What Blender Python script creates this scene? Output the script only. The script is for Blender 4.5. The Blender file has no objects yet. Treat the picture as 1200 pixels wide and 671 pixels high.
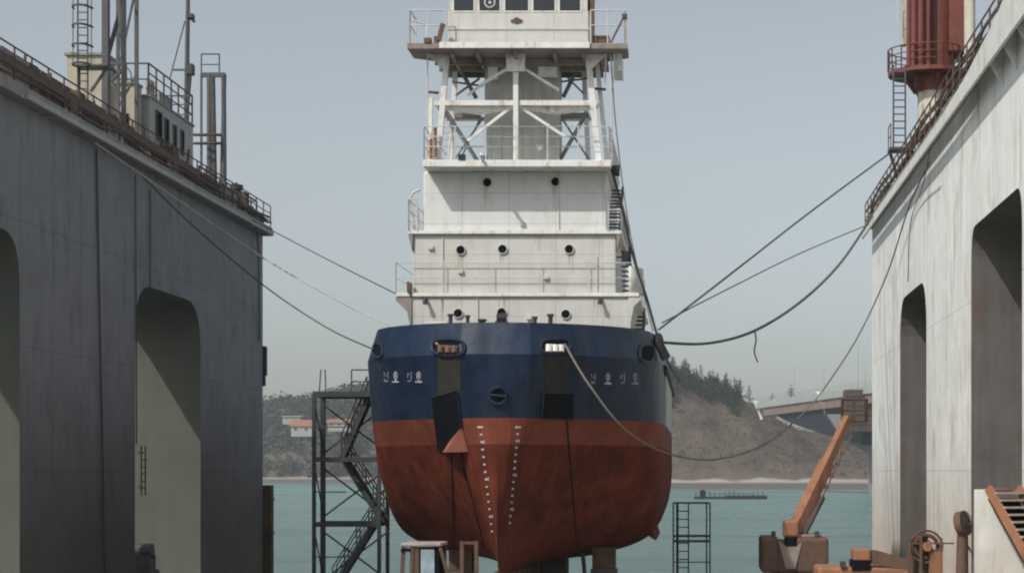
import bpy, bmesh, math, random
from mathutils import Vector, Matrix
from mathutils.bvhtree import BVHTree
R = math.radians
random.seed(7)
C = bpy.context.scene.collection
sc = bpy.context.scene

# The camera stands at the origin and looks along the dock (+Y).  One metre at
# distance Y covers 2000/Y pixels of the 1200 pixel wide photograph.
F, CX0, CY0 = 2000.0, 816.0, 552.0
def P(px, py, Y):
    return Vector(((px - CX0) / F * Y, Y, (CY0 - py) / F * Y))
def XW(px, Y): return (px - CX0) / F * Y
def ZW(py, Y): return (CY0 - py) / F * Y
WATER, FLOOR = -8.0, -6.0

# ------------------------------------------------------------------ materials
def nn(nt, kind, **kw):
    n = nt.nodes.new(kind)
    for k, v in kw.items():
        if k in n.inputs.keys(): n.inputs[k].default_value = v
        else: setattr(n, k, v)
    return n
MATS = {}
def mat(name, col, rough=0.6, metal=0.0, var=0.15, scale=1.5, stain=None, stain_amt=0.0,
        streak=0.0, bump=0.0, stain_scale=0.8, spec=0.4, seam=None, stain_z=0.5, grime=None, streak_xy=2.6):
    """painted / weathered surface: tone variation, vertical streaks, stains of another colour"""
    m = bpy.data.materials.new(name); m.use_nodes = True
    nt = m.node_tree; L = nt.links; b = nt.nodes['Principled BSDF']
    b.inputs['Roughness'].default_value = rough; b.inputs['Metallic'].default_value = metal
    b.inputs['Specular IOR Level'].default_value = spec
    geo = nn(nt, 'ShaderNodeNewGeometry')
    n1 = nn(nt, 'ShaderNodeTexNoise', Scale=scale, Detail=6.0, Roughness=0.6)
    L.new(geo.outputs['Position'], n1.inputs['Vector'])
    mp = nn(nt, 'ShaderNodeMapRange'); mp.inputs[1].default_value = 0.3; mp.inputs[2].default_value = 0.7
    mp.inputs[3].default_value = 1 - var; mp.inputs[4].default_value = 1 + var
    L.new(n1.outputs[0], mp.inputs[0])
    mul = nn(nt, 'ShaderNodeVectorMath', operation='SCALE'); mul.inputs[0].default_value = col[:3]
    L.new(mp.outputs[0], mul.inputs['Scale'])
    cur = mul.outputs[0]
    if streak:
        mpg = nn(nt, 'ShaderNodeMapping'); mpg.inputs['Scale'].default_value = (streak_xy, streak_xy, 0.14)
        L.new(geo.outputs['Position'], mpg.inputs['Vector'])
        n2 = nn(nt, 'ShaderNodeTexNoise', Scale=1.0, Detail=5.0, Roughness=0.65)
        L.new(mpg.outputs[0], n2.inputs['Vector'])
        m2 = nn(nt, 'ShaderNodeMapRange'); m2.inputs[1].default_value = 0.42; m2.inputs[2].default_value = 0.72
        m2.inputs[3].default_value = 1.0; m2.inputs[4].default_value = 1.0 - streak
        L.new(n2.outputs[0], m2.inputs[0])
        s2 = nn(nt, 'ShaderNodeVectorMath', operation='SCALE'); L.new(cur, s2.inputs[0]); L.new(m2.outputs[0], s2.inputs['Scale'])
        cur = s2.outputs[0]
    if stain:
        mpg = nn(nt, 'ShaderNodeMapping'); mpg.inputs['Scale'].default_value = (1.4, 1.4, stain_z); mpg.inputs['Location'].default_value = (5, 3, 1)
        L.new(geo.outputs['Position'], mpg.inputs['Vector'])
        n3 = nn(nt, 'ShaderNodeTexNoise', Scale=stain_scale, Detail=8.0, Roughness=0.7)
        L.new(mpg.outputs[0], n3.inputs['Vector'])
        m3 = nn(nt, 'ShaderNodeMapRange'); m3.inputs[1].default_value = 0.52; m3.inputs[2].default_value = 0.7
        m3.inputs[3].default_value = 0.0; m3.inputs[4].default_value = stain_amt
        L.new(n3.outputs[0], m3.inputs[0])
        mx = nn(nt, 'ShaderNodeMix', data_type='RGBA'); L.new(m3.outputs[0], mx.inputs[0])
        L.new(cur, mx.inputs[6]); mx.inputs[7].default_value = (*stain, 1)
        cur = mx.outputs[2]
    if grime:     # ragged tide / splash line: (height, fade, colour, amount)
        gz, gf, gc, ga = grime
        sp = nn(nt, 'ShaderNodeSeparateXYZ'); L.new(geo.outputs['Position'], sp.inputs[0])
        n5 = nn(nt, 'ShaderNodeTexNoise', Scale=0.35, Detail=7.0, Roughness=0.7); L.new(geo.outputs['Position'], n5.inputs['Vector'])
        ad = nn(nt, 'ShaderNodeMath', operation='MULTIPLY_ADD'); L.new(n5.outputs[0], ad.inputs[0]); ad.inputs[1].default_value = 6.0; L.new(sp.outputs[2], ad.inputs[2])
        m5 = nn(nt, 'ShaderNodeMapRange'); m5.inputs[1].default_value = gz + 3; m5.inputs[2].default_value = gz + 3 - gf
        m5.inputs[3].default_value = 0.0; m5.inputs[4].default_value = ga; L.new(ad.outputs[0], m5.inputs[0])
        mx = nn(nt, 'ShaderNodeMix', data_type='RGBA'); L.new(m5.outputs[0], mx.inputs[0]); L.new(cur, mx.inputs[6]); mx.inputs[7].default_value = (*gc, 1)
        cur = mx.outputs[2]
    if seam:      # welded plate lines: narrow darker joints every few metres along Y and Z
        sp = nn(nt, 'ShaderNodeSeparateXYZ'); L.new(geo.outputs['Position'], sp.inputs[0])
        fac = None
        for axis, step, w in seam:
            d = nn(nt, 'ShaderNodeMath', operation='DIVIDE'); L.new(sp.outputs[axis], d.inputs[0]); d.inputs[1].default_value = step
            fr = nn(nt, 'ShaderNodeMath', operation='FRACT'); L.new(d.outputs[0], fr.inputs[0])
            ls = nn(nt, 'ShaderNodeMath', operation='LESS_THAN'); L.new(fr.outputs[0], ls.inputs[0]); ls.inputs[1].default_value = w / step
            if fac is None: fac = ls.outputs[0]
            else:
                mxm = nn(nt, 'ShaderNodeMath', operation='MAXIMUM'); L.new(fac, mxm.inputs[0]); L.new(ls.outputs[0], mxm.inputs[1]); fac = mxm.outputs[0]
        sc_ = nn(nt, 'ShaderNodeMath', operation='MULTIPLY_ADD'); L.new(fac, sc_.inputs[0]); sc_.inputs[1].default_value = -0.22; sc_.inputs[2].default_value = 1.0
        s3 = nn(nt, 'ShaderNodeVectorMath', operation='SCALE'); L.new(cur, s3.inputs[0]); L.new(sc_.outputs[0], s3.inputs['Scale'])
        cur = s3.outputs[0]
    L.new(cur, b.inputs['Base Color'])
    if bump:
        bp = nn(nt, 'ShaderNodeBump', Strength=0.6, Distance=bump)
        n4 = nn(nt, 'ShaderNodeTexNoise', Scale=0.9, Detail=2.0)
        L.new(geo.outputs['Position'], n4.inputs['Vector'])
        L.new(n4.outputs[0], bp.inputs['Height']); L.new(bp.outputs[0], b.inputs['Normal'])
    MATS[name] = m
    return m
RUST = (0.12, 0.055, 0.03)
M = dict(
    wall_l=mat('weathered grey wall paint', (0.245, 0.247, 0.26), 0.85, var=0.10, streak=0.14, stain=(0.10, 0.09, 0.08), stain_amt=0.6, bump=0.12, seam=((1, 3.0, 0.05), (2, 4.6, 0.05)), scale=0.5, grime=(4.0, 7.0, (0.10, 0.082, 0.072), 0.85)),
    reveal_l=mat('dark grey green reveal', (0.105, 0.11, 0.092), 0.9, var=0.10, streak=0.1, scale=0.6, stain=(0.10, 0.09, 0.08), stain_amt=0.4),  # inside of the left arches, darker than the wall face
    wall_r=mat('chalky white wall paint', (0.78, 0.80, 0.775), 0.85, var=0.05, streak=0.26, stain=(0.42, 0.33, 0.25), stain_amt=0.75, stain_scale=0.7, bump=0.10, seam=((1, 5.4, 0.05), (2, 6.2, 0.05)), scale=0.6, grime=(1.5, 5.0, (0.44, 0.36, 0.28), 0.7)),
    reveal_r=mat('dark brown grey reveal', (0.115, 0.105, 0.10), 0.9, var=0.16, streak=0.25, scale=0.7, stain=(0.12, 0.075, 0.05), stain_amt=0.8),  # inside of the right arches, much darker than the wall face
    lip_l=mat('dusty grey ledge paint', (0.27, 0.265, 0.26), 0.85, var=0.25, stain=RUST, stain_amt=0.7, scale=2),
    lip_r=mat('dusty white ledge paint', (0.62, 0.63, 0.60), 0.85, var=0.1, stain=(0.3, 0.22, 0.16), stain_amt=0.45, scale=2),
    white=mat('white ship paint', (0.57, 0.565, 0.53), 0.55, var=0.045, streak=0.10, stain=(0.42, 0.33, 0.25), stain_amt=0.35, stain_scale=1.3, bump=0.03, seam=((0, 1.9, 0.035), (2, 1.25, 0.03))),
    whiteup=mat('white ship paint lifted for shade', (0.67, 0.675, 0.655), 0.55, var=0.04, streak=0.08, stain=(0.42, 0.33, 0.25), stain_amt=0.3, stain_scale=1.3, bump=0.03, seam=((0, 1.9, 0.035), (2, 1.25, 0.03))),  # upper tier white raised to offset the shade falling on it
    ruststain=mat('pale rust run', (0.46, 0.37, 0.29), 0.9, var=0.2, scale=4),
    white2=mat('white steelwork paint', (0.70, 0.70, 0.67), 0.55, var=0.08, stain=(0.34, 0.16, 0.08), stain_amt=0.75, stain_scale=2.2),
    rail=mat('rail paint', (0.55, 0.55, 0.53), 0.5, var=0.1, stain=(0.3, 0.16, 0.09), stain_amt=0.5, stain_scale=3),
    under=mat('rusty deck underside', (0.26, 0.225, 0.205), 0.8, var=0.2, stain=RUST, stain_amt=0.8),
    braceg=mat('grey brace paint', (0.20, 0.205, 0.21), 0.6, var=0.2, stain=RUST, stain_amt=0.5),
    funnel=mat('grey funnel paint', (0.46, 0.47, 0.45), 0.6, var=0.08, streak=0.2),
    blue=mat('navy hull paint', (0.0125, 0.027, 0.060), 0.46, var=0.3, streak=0.4, scale=0.9, stain_z=0.12, stain=(0.034, 0.038, 0.042), stain_amt=0.9, stain_scale=0.5, bump=0.10, spec=0.24, seam=((0, 2.4, 0.03),)),
    olive=mat('olive grey patch paint', (0.040, 0.039, 0.034), 0.8, spec=0.15, var=0.2, streak=0.3),
    red=mat('red oxide antifouling', (0.135, 0.033, 0.019), 0.85, var=0.32, streak=0.45, scale=0.8, stain_z=0.3, stain=(0.045, 0.016, 0.012), stain_amt=0.8, stain_scale=0.4, bump=0.09, spec=0.06, seam=((2, 1.15, 0.03),)),
    redband=mat('lighter red waterline band', (0.20, 0.056, 0.034), 0.8, var=0.18, streak=0.2, scale=1.0, stain=(0.09, 0.035, 0.025), stain_amt=0.8, stain_scale=0.9, stain_z=0.2, bump=0.09, spec=0.15),
    redlit=mat('sunlit red oxide tone', (0.28, 0.10, 0.06), 0.6, var=0.2, stain=(0.12, 0.05, 0.03), stain_amt=0.5),  # bolster red lightened, sunlight put into its colour
    dark=mat('dark recess', (0.007, 0.008, 0.011), 0.95, var=0.2, spec=0.08),
    black=mat('black rubber', (0.02, 0.02, 0.022), 0.7, var=0.2),
    glass=mat('dark window glass', (0.018, 0.022, 0.026), 0.12, var=0.1, spec=0.6),
    mark=mat('white marking paint', (0.50, 0.52, 0.52), 0.6, var=0.4, scale=5),
    markdim=mat('faded marking paint', (0.24, 0.27, 0.31), 0.6, var=0.3, scale=6),
    steel=mat('dark scaffold steel', (0.045, 0.047, 0.05), 0.6, var=0.3, scale=3),
    rusty=mat('rusty rail steel', (0.105, 0.078, 0.066), 0.8, var=0.3, scale=3, stain=(0.17, 0.075, 0.04), stain_amt=0.8),
    greysteel=mat('grey lattice steel', (0.085, 0.083, 0.09), 0.6, var=0.2, scale=2, stain=RUST, stain_amt=0.6),
    cabin=mat('grey cabin paint', (0.40, 0.40, 0.395), 0.8, var=0.08, streak=0.15),
    beige=mat('beige deckhouse paint', (0.42, 0.38, 0.30), 0.8, var=0.1, streak=0.25, stain=(0.2, 0.12, 0.08), stain_amt=0.6),
    crane=mat('red oxide crane paint', (0.17, 0.047, 0.033), 0.6, var=0.2, streak=0.35, stain=(0.13, 0.06, 0.05), stain_amt=0.6, scale=1.6),
    cranewhite=mat('cream pedestal paint', (0.58, 0.54, 0.46), 0.7, var=0.1, streak=0.3, stain=(0.3, 0.14, 0.07), stain_amt=0.8, stain_scale=1.6),
    orange=mat('faded orange machine paint', (0.285, 0.130, 0.072), 0.7, var=0.2, stain=(0.11, 0.06, 0.042), stain_amt=0.8, scale=2, stain_scale=2),
    machine=mat('grimy brown machine cover', (0.110, 0.062, 0.042), 0.7, var=0.25, stain=(0.16, 0.09, 0.06), stain_amt=0.6, scale=3),
    rope=mat('pale mooring rope', (0.40, 0.39, 0.37), 0.9, var=0.2, scale=5),
    ropedark=mat('dark wire rope', (0.07, 0.07, 0.072), 0.8, var=0.2, scale=5),
    ropebrown=mat('brown worn hose', (0.17, 0.145, 0.13), 0.8, var=0.2, scale=5),
    concrete=mat('bridge concrete', (0.32, 0.32, 0.31), 0.9, var=0.1, scale=0.1, streak=0.1),
    pier=mat('grey pier concrete', (0.24, 0.235, 0.225), 0.9, var=0.15, scale=0.1, streak=0.15),  # darker grey than the bridge deck concrete
    girder=mat('brown girder formwork', (0.20, 0.135, 0.115), 0.85, var=0.25, scale=0.3),
    web=mat('dark blue girder steel', (0.010, 0.016, 0.030), 0.7, var=0.15, scale=0.2),
    form=mat('rusty pierhead formwork', (0.075, 0.045, 0.035), 0.85, var=0.5, scale=0.6, stain=(0.16, 0.10, 0.07), stain_amt=0.7, stain_scale=0.5),
    deckf=mat('dock floor plating', (0.26, 0.25, 0.23), 0.85, var=0.3, stain=RUST, stain_amt=0.6),
    block=mat('keel block concrete', (0.09, 0.085, 0.08), 0.9, var=0.2),
    timber=mat('keel block timber', (0.10, 0.065, 0.04), 0.9, var=0.3),
    pine=mat('dark pine needles', (0.014, 0.021, 0.017), 0.9, var=0.4, scale=0.4),
    bark=mat('tree bark', (0.09, 0.07, 0.055), 0.9, var=0.2),
    wood=mat('mixed woodland leaves', (0.024, 0.040, 0.032), 0.9, var=0.35, scale=0.06, stain=(0.055, 0.047, 0.038), stain_amt=0.6, stain_scale=0.03),
    scrub=mat('leafless brown scrub', (0.075, 0.060, 0.048), 0.95, var=0.5, scale=0.12, stain=(0.03, 0.034, 0.026), stain_amt=0.6, stain_scale=0.05),
    roof=mat('orange tiled roof', (0.24, 0.105, 0.065), 0.8, var=0.1),
    housewall=mat('pale house wall', (0.30, 0.29, 0.27), 0.8, var=0.05),
    raft=mat('dark raft timber', (0.018, 0.02, 0.02), 0.9, var=0.3),
    cabpale=mat('pale pinkish cab paint', (0.36, 0.31, 0.28), 0.6, var=0.15, stain=RUST, stain_amt=0.6),
    cabdim=mat('dirty cab pillar paint', (0.26, 0.21, 0.19), 0.7, var=0.2, stain=RUST, stain_amt=0.7),
    clear=mat('bluish cab glass', (0.28, 0.36, 0.40), 0.15, var=0.3, scale=2, spec=0.6),
)

# ------------------------------------------------------------------ mesh helpers
def wloc(o):
    v = Vector((0, 0, 0))
    while o is not None:
        v += o.location; o = o.parent
    return v
class MB:
    def __init__(s): s.v = []; s.f = []; s.mi = []; s.m = 0
    def add(s, vs, fs):
        n = len(s.v); s.v += [Vector(p) for p in vs]
        for f in fs: s.f.append([n + i for i in f]); s.mi.append(s.m)
        return s
    def box(s, x0, x1, y0, y1, z0, z1):
        return s.add([(x, y, z) for x in (x0, x1) for y in (y0, y1) for z in (z0, z1)],
                     [(0, 1, 3, 2), (4, 6, 7, 5), (0, 4, 5, 1), (2, 3, 7, 6), (0, 2, 6, 4), (1, 5, 7, 3)])
    def bar(s, p, q, w, h=None, up=(0, 0, 1)):
        h = h or w; p, q = Vector(p), Vector(q); d = (q - p).normalized(); up = Vector(up)
        if abs(d.dot(up)) > 0.98: up = Vector((0, 1, 0))
        a = d.cross(up).normalized(); b = a.cross(d).normalized()
        vs = [e + a * (i * w / 2) + b * (j * h / 2) for e in (p, q) for i, j in ((-1, -1), (1, -1), (1, 1), (-1, 1))]
        return s.add(vs, [(3, 2, 1, 0), (4, 5, 6, 7), (0, 1, 5, 4), (1, 2, 6, 5), (2, 3, 7, 6), (3, 0, 4, 7)])
    def tube(s, pts, r, n=6, closed=False, r2=None):
        pts = [Vector(p) for p in pts]; N = len(pts); base = len(s.v); prev = None
        for i, p in enumerate(pts):
            a = pts[(i - 1) % N] if (i > 0 or closed) else p
            b = pts[(i + 1) % N] if (i < N - 1 or closed) else p
            d = (b - a).normalized()
            if prev is None:
                u = d.cross(Vector((0, 0, 1)))
                if u.length < 1e-3: u = d.cross(Vector((0, 1, 0)))
            else: u = prev - d * prev.dot(d)
            u.normalize(); prev = u; w = d.cross(u)
            rr = r if r2 is None else r + (r2 - r) * i / max(1, N - 1)
            for k in range(n):
                t = 2 * math.pi * k / n
                s.v.append(p + (u * math.cos(t) + w * math.sin(t)) * rr)
        for i in range(N if closed else N - 1):
            for k in range(n):
                a = base + i * n + k; b = base + i * n + (k + 1) % n
                c = base + ((i + 1) % N) * n + (k + 1) % n; d = base + ((i + 1) % N) * n + k
                s.f.append([a, b, c, d]); s.mi.append(s.m)
        if not closed:
            s.f.append([base + k for k in range(n)][::-1]); s.mi.append(s.m)
            s.f.append([base + (N - 1) * n + k for k in range(n)]); s.mi.append(s.m)
        return s
    def cyl(s, p, q, r, n=16, r2=None): return s.tube([p, q], r, n, r2=r2)
    def prism(s, pts, d):
        """closed polygon pts (3-D, planar) swept by vector d"""
        n = len(pts); d = Vector(d); pts = [Vector(p) for p in pts]
        return s.add(pts + [p + d for p in pts], [list(range(n))[::-1], list(range(n, 2 * n))] +
                     [(i, (i + 1) % n, n + (i + 1) % n, n + i) for i in range(n)])
    def disc(s, c, r, d, n=20, rx=None):
        c = Vector(c); rx = rx or r
        return s.prism([c + Vector((rx * math.cos(2 * math.pi * k / n), 0, r * math.sin(2 * math.pi * k / n))) for k in range(n)], d)
    def rail(s, pts, h, r=0.022, step=1.3, mids=(0.5,), posts=True):
        """guard rail following pts (floor points)"""
        pts = [Vector(p) for p in pts]
        for k in (1.0,) + tuple(mids): s.tube([p + Vector((0, 0, h * k)) for p in pts], r if k == 1 else r * 0.8, 5)
        for a, b in zip(pts, pts[1:]):
            n = max(1, round((b - a).length / step))
            for i in range(n + 1):
                p = a.lerp(b, i / n); s.tube([p, p + Vector((0, 0, h))], r, 5)
        return s
    def ladder(s, p, q, w, r=0.03, step=0.35, side=(1, 0, 0)):
        p, q = Vector(p), Vector(q); a = Vector(side) * w / 2
        s.tube([p - a, q - a], r, 5); s.tube([p + a, q + a], r, 5)
        n = int((q - p).length / step)
        for i in range(1, n): c = p.lerp(q, i / n); s.tube([c - a, c + a], r * 0.7, 4)
        return s
    def build(s, name, mats, parent=None, smooth=None, bevel=0):
        if not isinstance(mats, (list, tuple)): mats = [mats]
        if parent is not None: off = wloc(parent)
        else:
            xs = [v.x for v in s.v]; ys = [v.y for v in s.v]; zs = [v.z for v in s.v]
            off = Vector(((min(xs) + max(xs)) / 2, (min(ys) + max(ys)) / 2, min(zs)))
        me = bpy.data.meshes.new(name); me.from_pydata([v - off for v in s.v], [], s.f)
        for m in mats: me.materials.append(m)
        for p, i in zip(me.polygons, s.mi): p.material_index = i
        bm = bmesh.new(); bm.from_mesh(me)
        bmesh.ops.triangulate(bm, faces=[f for f in bm.faces if len(f.verts) > 8])
        bmesh.ops.recalc_face_normals(bm, faces=bm.faces)
        bm.to_mesh(me); bm.free()
        if smooth is not None:
            me.shade_smooth(); me.set_sharp_from_angle(angle=R(smooth))
        o = bpy.data.objects.new(name, me); C.objects.link(o)
        if parent is not None: o.parent = parent
        else: o.location = off
        if bevel:
            b = o.modifiers.new('bevel', 'BEVEL'); b.width = bevel; b.segments = 2; b.limit_method = 'ANGLE'
        return o
def build_each(mb, name, mats, parent, **k):
    """every loose piece of mb becomes a part of its own"""
    par = list(range(len(mb.v)))
    def find(i):
        while par[i] != i: par[i] = par[par[i]]; i = par[i]
        return i
    for f in mb.f:
        a = find(f[0])
        for i in f[1:]: par[find(i)] = a
    groups = {}
    for f, m in zip(mb.f, mb.mi): groups.setdefault(find(f[0]), []).append((f, m))
    out = []
    for fs in groups.values():
        idx = {}; p = MB()
        for f, m in fs:
            for i in f:
                if i not in idx: idx[i] = len(p.v); p.v.append(mb.v[i])
            p.f.append([idx[i] for i in f]); p.mi.append(m)
        out.append(p.build(name, mats, parent, **k))
    return out
def thing(name, label, cat, loc, group=None):
    o = bpy.data.objects.new(name, None); C.objects.link(o); o.empty_display_size = 0.3
    o.location = loc; o['label'] = label; o['category'] = cat
    if group: o['group'] = group
    return o
def tag(o, label, cat, group=None):
    o['label'] = label; o['category'] = cat
    if group: o['group'] = group
    return o
def kind(o, k): o['kind'] = k; return o
def dup(root, loc, rz=0, scale=1, label=None):
    r = root.copy(); C.objects.link(r); r.location = loc; r.rotation_euler = (0, 0, rz); r.scale = (scale,) * 3
    if label: r['label'] = label
    for ch in list(root.children):
        c = ch.copy(); C.objects.link(c); c.parent = r
        for g in list(ch.children):
            d = g.copy(); C.objects.link(d); d.parent = c
    return r

# ------------------------------------------------------------------ world, sun, camera
w = bpy.data.worlds.new('World'); sc.world = w; w.use_nodes = True
nt = w.node_tree; bg = nt.nodes['Background']
SUN = Vector((-1.0, -1.15, 1.65)).normalized()       # direction towards the sun
elev = math.asin(SUN.z); azim = math.atan2(SUN.x, SUN.y)   # clockwise from +Y
sky = nn(nt, 'ShaderNodeTexSky', sky_type='NISHITA'); sky.sun_disc = False
sky.sun_elevation = elev; sky.sun_rotation = azim % (2 * math.pi)
sky.air_density = 1.0; sky.dust_density = 2.6; sky.ozone_density = 2.0
hs = nn(nt, 'ShaderNodeHueSaturation'); hs.inputs['Saturation'].default_value = 0.42
tn = nn(nt, 'ShaderNodeVectorMath', operation='MULTIPLY'); tn.inputs[1].default_value = (0.998, 1.014, 0.98)
nt.links.new(sky.outputs[0], hs.inputs['Color']); nt.links.new(hs.outputs[0], tn.inputs[0]); nt.links.new(tn.outputs[0], bg.inputs[0])
bg.inputs[1].default_value = 0.128
sl = bpy.data.lights.new('sun', 'SUN'); sl.energy = 3.3; sl.angle = R(0.8); sl.color = (1.0, 0.955, 0.89)
so = bpy.data.objects.new('sun', sl); C.objects.link(so)
so.rotation_euler = SUN.to_track_quat('Z', 'Y').to_euler(); so.location = (-40, -40, 60)
cd = bpy.data.cameras.new('camera'); cam = bpy.data.objects.new('camera', cd); C.objects.link(cam)
cam.location = (0, 0, 0); cam.rotation_euler = (R(90), 0, 0)
cd.sensor_width = 36; cd.lens = 36 * F / 1200; cd.shift_x = -216 / 1200; cd.shift_y = 216.5 / 1200
cd.clip_start = 0.5; cd.clip_end = 9000
sc.camera = cam
vs = sc.view_settings; vs.view_transform = 'Standard'; vs.look = 'None'; vs.exposure = 0.0; vs.gamma = 1.0; vs.use_curve_mapping = False
sc.cycles.use_denoising = True; sc.cycles.filter_width = 2.1
sc.cycles.volume_bounces = 2; sc.cycles.max_bounces = 6

# ------------------------------------------------------------------ water, land, dock floor
def water_mat():
    m = bpy.data.materials.new('sea water'); m.use_nodes = True; nt = m.node_tree; L = nt.links; b = nt.nodes['Principled BSDF']
    b.inputs['Roughness'].default_value = 0.22; b.inputs['IOR'].default_value = 1.33
    geo = nn(nt, 'ShaderNodeNewGeometry')
    n0 = nn(nt, 'ShaderNodeTexNoise', Scale=0.02, Detail=3.0); L.new(geo.outputs['Position'], n0.inputs['Vector'])
    mx = nn(nt, 'ShaderNodeMix', data_type='RGBA'); L.new(n0.outputs[0], mx.inputs[0])
    mx.inputs[6].default_value = (0.105, 0.195, 0.185, 1); mx.inputs[7].default_value = (0.14, 0.245, 0.225, 1)
    L.new(mx.outputs[2], b.inputs['Base Color'])
    mp = nn(nt, 'ShaderNodeMapping'); mp.inputs['Scale'].default_value = (0.5, 1.0, 1.0); L.new(geo.outputs['Position'], mp.inputs['Vector'])
    n1 = nn(nt, 'ShaderNodeTexNoise', Scale=0.55, Detail=9.0, Roughness=0.78); L.new(mp.outputs[0], n1.inputs['Vector'])
    mq = nn(nt, 'ShaderNodeMapping'); mq.inputs['Scale'].default_value = (0.010, 0.055, 1.0); L.new(geo.outputs['Position'], mq.inputs['Vector'])
    n3 = nn(nt, 'ShaderNodeTexNoise', Scale=1.0, Detail=5.0, Roughness=0.6); L.new(mq.outputs[0], n3.inputs['Vector'])
    rr = nn(nt, 'ShaderNodeMapRange'); rr.inputs[1].default_value = 0.35; rr.inputs[2].default_value = 0.65; rr.inputs[3].default_value = 0.10; rr.inputs[4].default_value = 0.42; L.new(n3.outputs[0], rr.inputs[0]); L.new(rr.outputs[0], b.inputs['Roughness'])
    bp = nn(nt, 'ShaderNodeBump', Strength=1.0, Distance=1.1); L.new(n1.outputs[0], bp.inputs['Height']); L.new(bp.outputs[0], b.inputs['Normal'])
    return m
kind(MB().add([(-4500, -60, WATER), (4500, -60, WATER), (4500, 6000, WATER), (-4500, 6000, WATER)], [(0, 1, 2, 3)]).build('water', water_mat()), 'structure')

def lerp_tab(tab, x):
    if x <= tab[0][0]: return tab[0][1]
    for (a, va), (b, vb) in zip(tab, tab[1:]):
        if x <= b:
            t = (x - a) / (b - a); t = t * t * (3 - 2 * t) if False else t
            return va + (vb - va) * t
    return tab[-1][1]
# columns run along bearings from the camera; each has a shoreline, a ridge and a ridge height
SHORE = [(-500, 1250), (435, 1143), (560, 1040), (700, 830), (780, 765), (900, 755), (1040, 750), (1500, 720)]
RIDGE = [(-500, 1480), (435, 1360), (560, 1230), (700, 960), (780, 865), (900, 860), (1040, 850), (1500, 820)]
RY = [(-500, 505), (200, 488), (300, 476), (345, 474), (385, 470), (410, 459), (440, 458), (520, 462), (620, 478), (690, 450), (760, 437), (800, 441), (840, 455),
      (885, 473), (905, 490), (940, 504), (970, 511), (1000, 513), (1060, 512), (1500, 520)]
def land_z(px, t):
    """t: 0 shore, 1 ridge, 2 back"""
    Y0, Y1 = lerp_tab(SHORE, px), lerp_tab(RIDGE, px)
    H = (CY0 - lerp_tab(RY, px)) / F * Y1
    Y = Y0 + (Y1 - Y0) * t
    prof = [(-0.05, -10), (0, -8.2), (0.12, -6.6), (0.30, -4.2), (0.40, -4.2 + (H + 4.2) * 0.28), (0.7, -4.2 + (H + 4.2) * 0.72), (1.0, H), (1.3, H * 0.97), (2.2, H * 0.35), (3, -12)]
    z = lerp_tab(prof, t)
    if t > 0.32: z += 1.1 * math.sin(px * 0.11 + t * 9) * min(1, (t - 0.32) * 4)
    return Y, z
mb = MB(); cols = list(range(-500, 1501, 10)); rows = [-0.05, 0, 0.06, 0.12, 0.2, 0.3, 0.35, 0.4, 0.5, 0.6, 0.7, 0.8, 0.9, 1.0, 1.15, 1.3, 1.6, 2.2, 3]
for px in cols:
    for t in rows:
        Y, z = land_z(px, t); mb.v.append(Vector((XW(px, Y), Y, z)))
n = len(rows)
for i in range(len(cols) - 1):
    for j in range(n - 1):
        mb.f.append([i * n + j, (i + 1) * n + j, (i + 1) * n + j + 1, i * n + j + 1]); mb.mi.append(0)
def land_mat():
    m = mat('hillside scrub and shore', (0.080, 0.063, 0.050), 0.95, var=0.35, scale=0.06, stain=(0.042, 0.042, 0.036), stain_amt=0.8, stain_scale=0.02)
    nt = m.node_tree; L = nt.links; b = nt.nodes['Principled BSDF']; cur = b.inputs['Base Color'].links[0].from_socket
    geo = nn(nt, 'ShaderNodeNewGeometry'); sp = nn(nt, 'ShaderNodeSeparateXYZ'); L.new(geo.outputs['Position'], sp.inputs[0])
    nz = nn(nt, 'ShaderNodeTexNoise', Scale=0.08, Detail=4.0); L.new(geo.outputs['Position'], nz.inputs['Vector'])
    ad = nn(nt, 'ShaderNodeMath', operation='MULTIPLY_ADD'); L.new(nz.outputs[0], ad.inputs[0]); ad.inputs[1].default_value = 5.0; L.new(sp.outputs[2], ad.inputs[2])
    mr = nn(nt, 'ShaderNodeMapRange'); mr.inputs[1].default_value = -1.6; mr.inputs[2].default_value = -0.6; L.new(ad.outputs[0], mr.inputs[0])
    mx = nn(nt, 'ShaderNodeMix', data_type='RGBA'); L.new(mr.outputs[0], mx.inputs[0])
    cr_ = nn(nt, 'ShaderNodeValToRGB'); m2 = nn(nt, 'ShaderNodeMapRange'); m2.inputs[1].default_value = -8.0; m2.inputs[2].default_value = -3.6; L.new(sp.outputs[2], m2.inputs[0]); L.new(m2.outputs[0], cr_.inputs[0])
    e = cr_.color_ramp.elements; e[0].position = 0.0; e[0].color = (0.09, 0.083, 0.074, 1); e[1].position = 0.72; e[1].color = (0.26, 0.24, 0.21, 1)
    k_ = e.new(0.55); k_.color = (0.085, 0.08, 0.07, 1)
    L.new(cr_.outputs[0], mx.inputs[6]); L.new(cur, mx.inputs[7]); L.new(mx.outputs[2], b.inputs['Base Color'])
    return m
kind(mb.build('hills', land_mat(), smooth=60), 'structure')
# floating dock pontoon
XL, XR, YE, YN = -24.9, 10.1, 98.0, 26.0
kind(MB().box(XL - 5.2, XR + 5.2, YN, YE + 0.15, -9.5, FLOOR).build('dock_floor', M['deckf']), 'structure')

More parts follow.
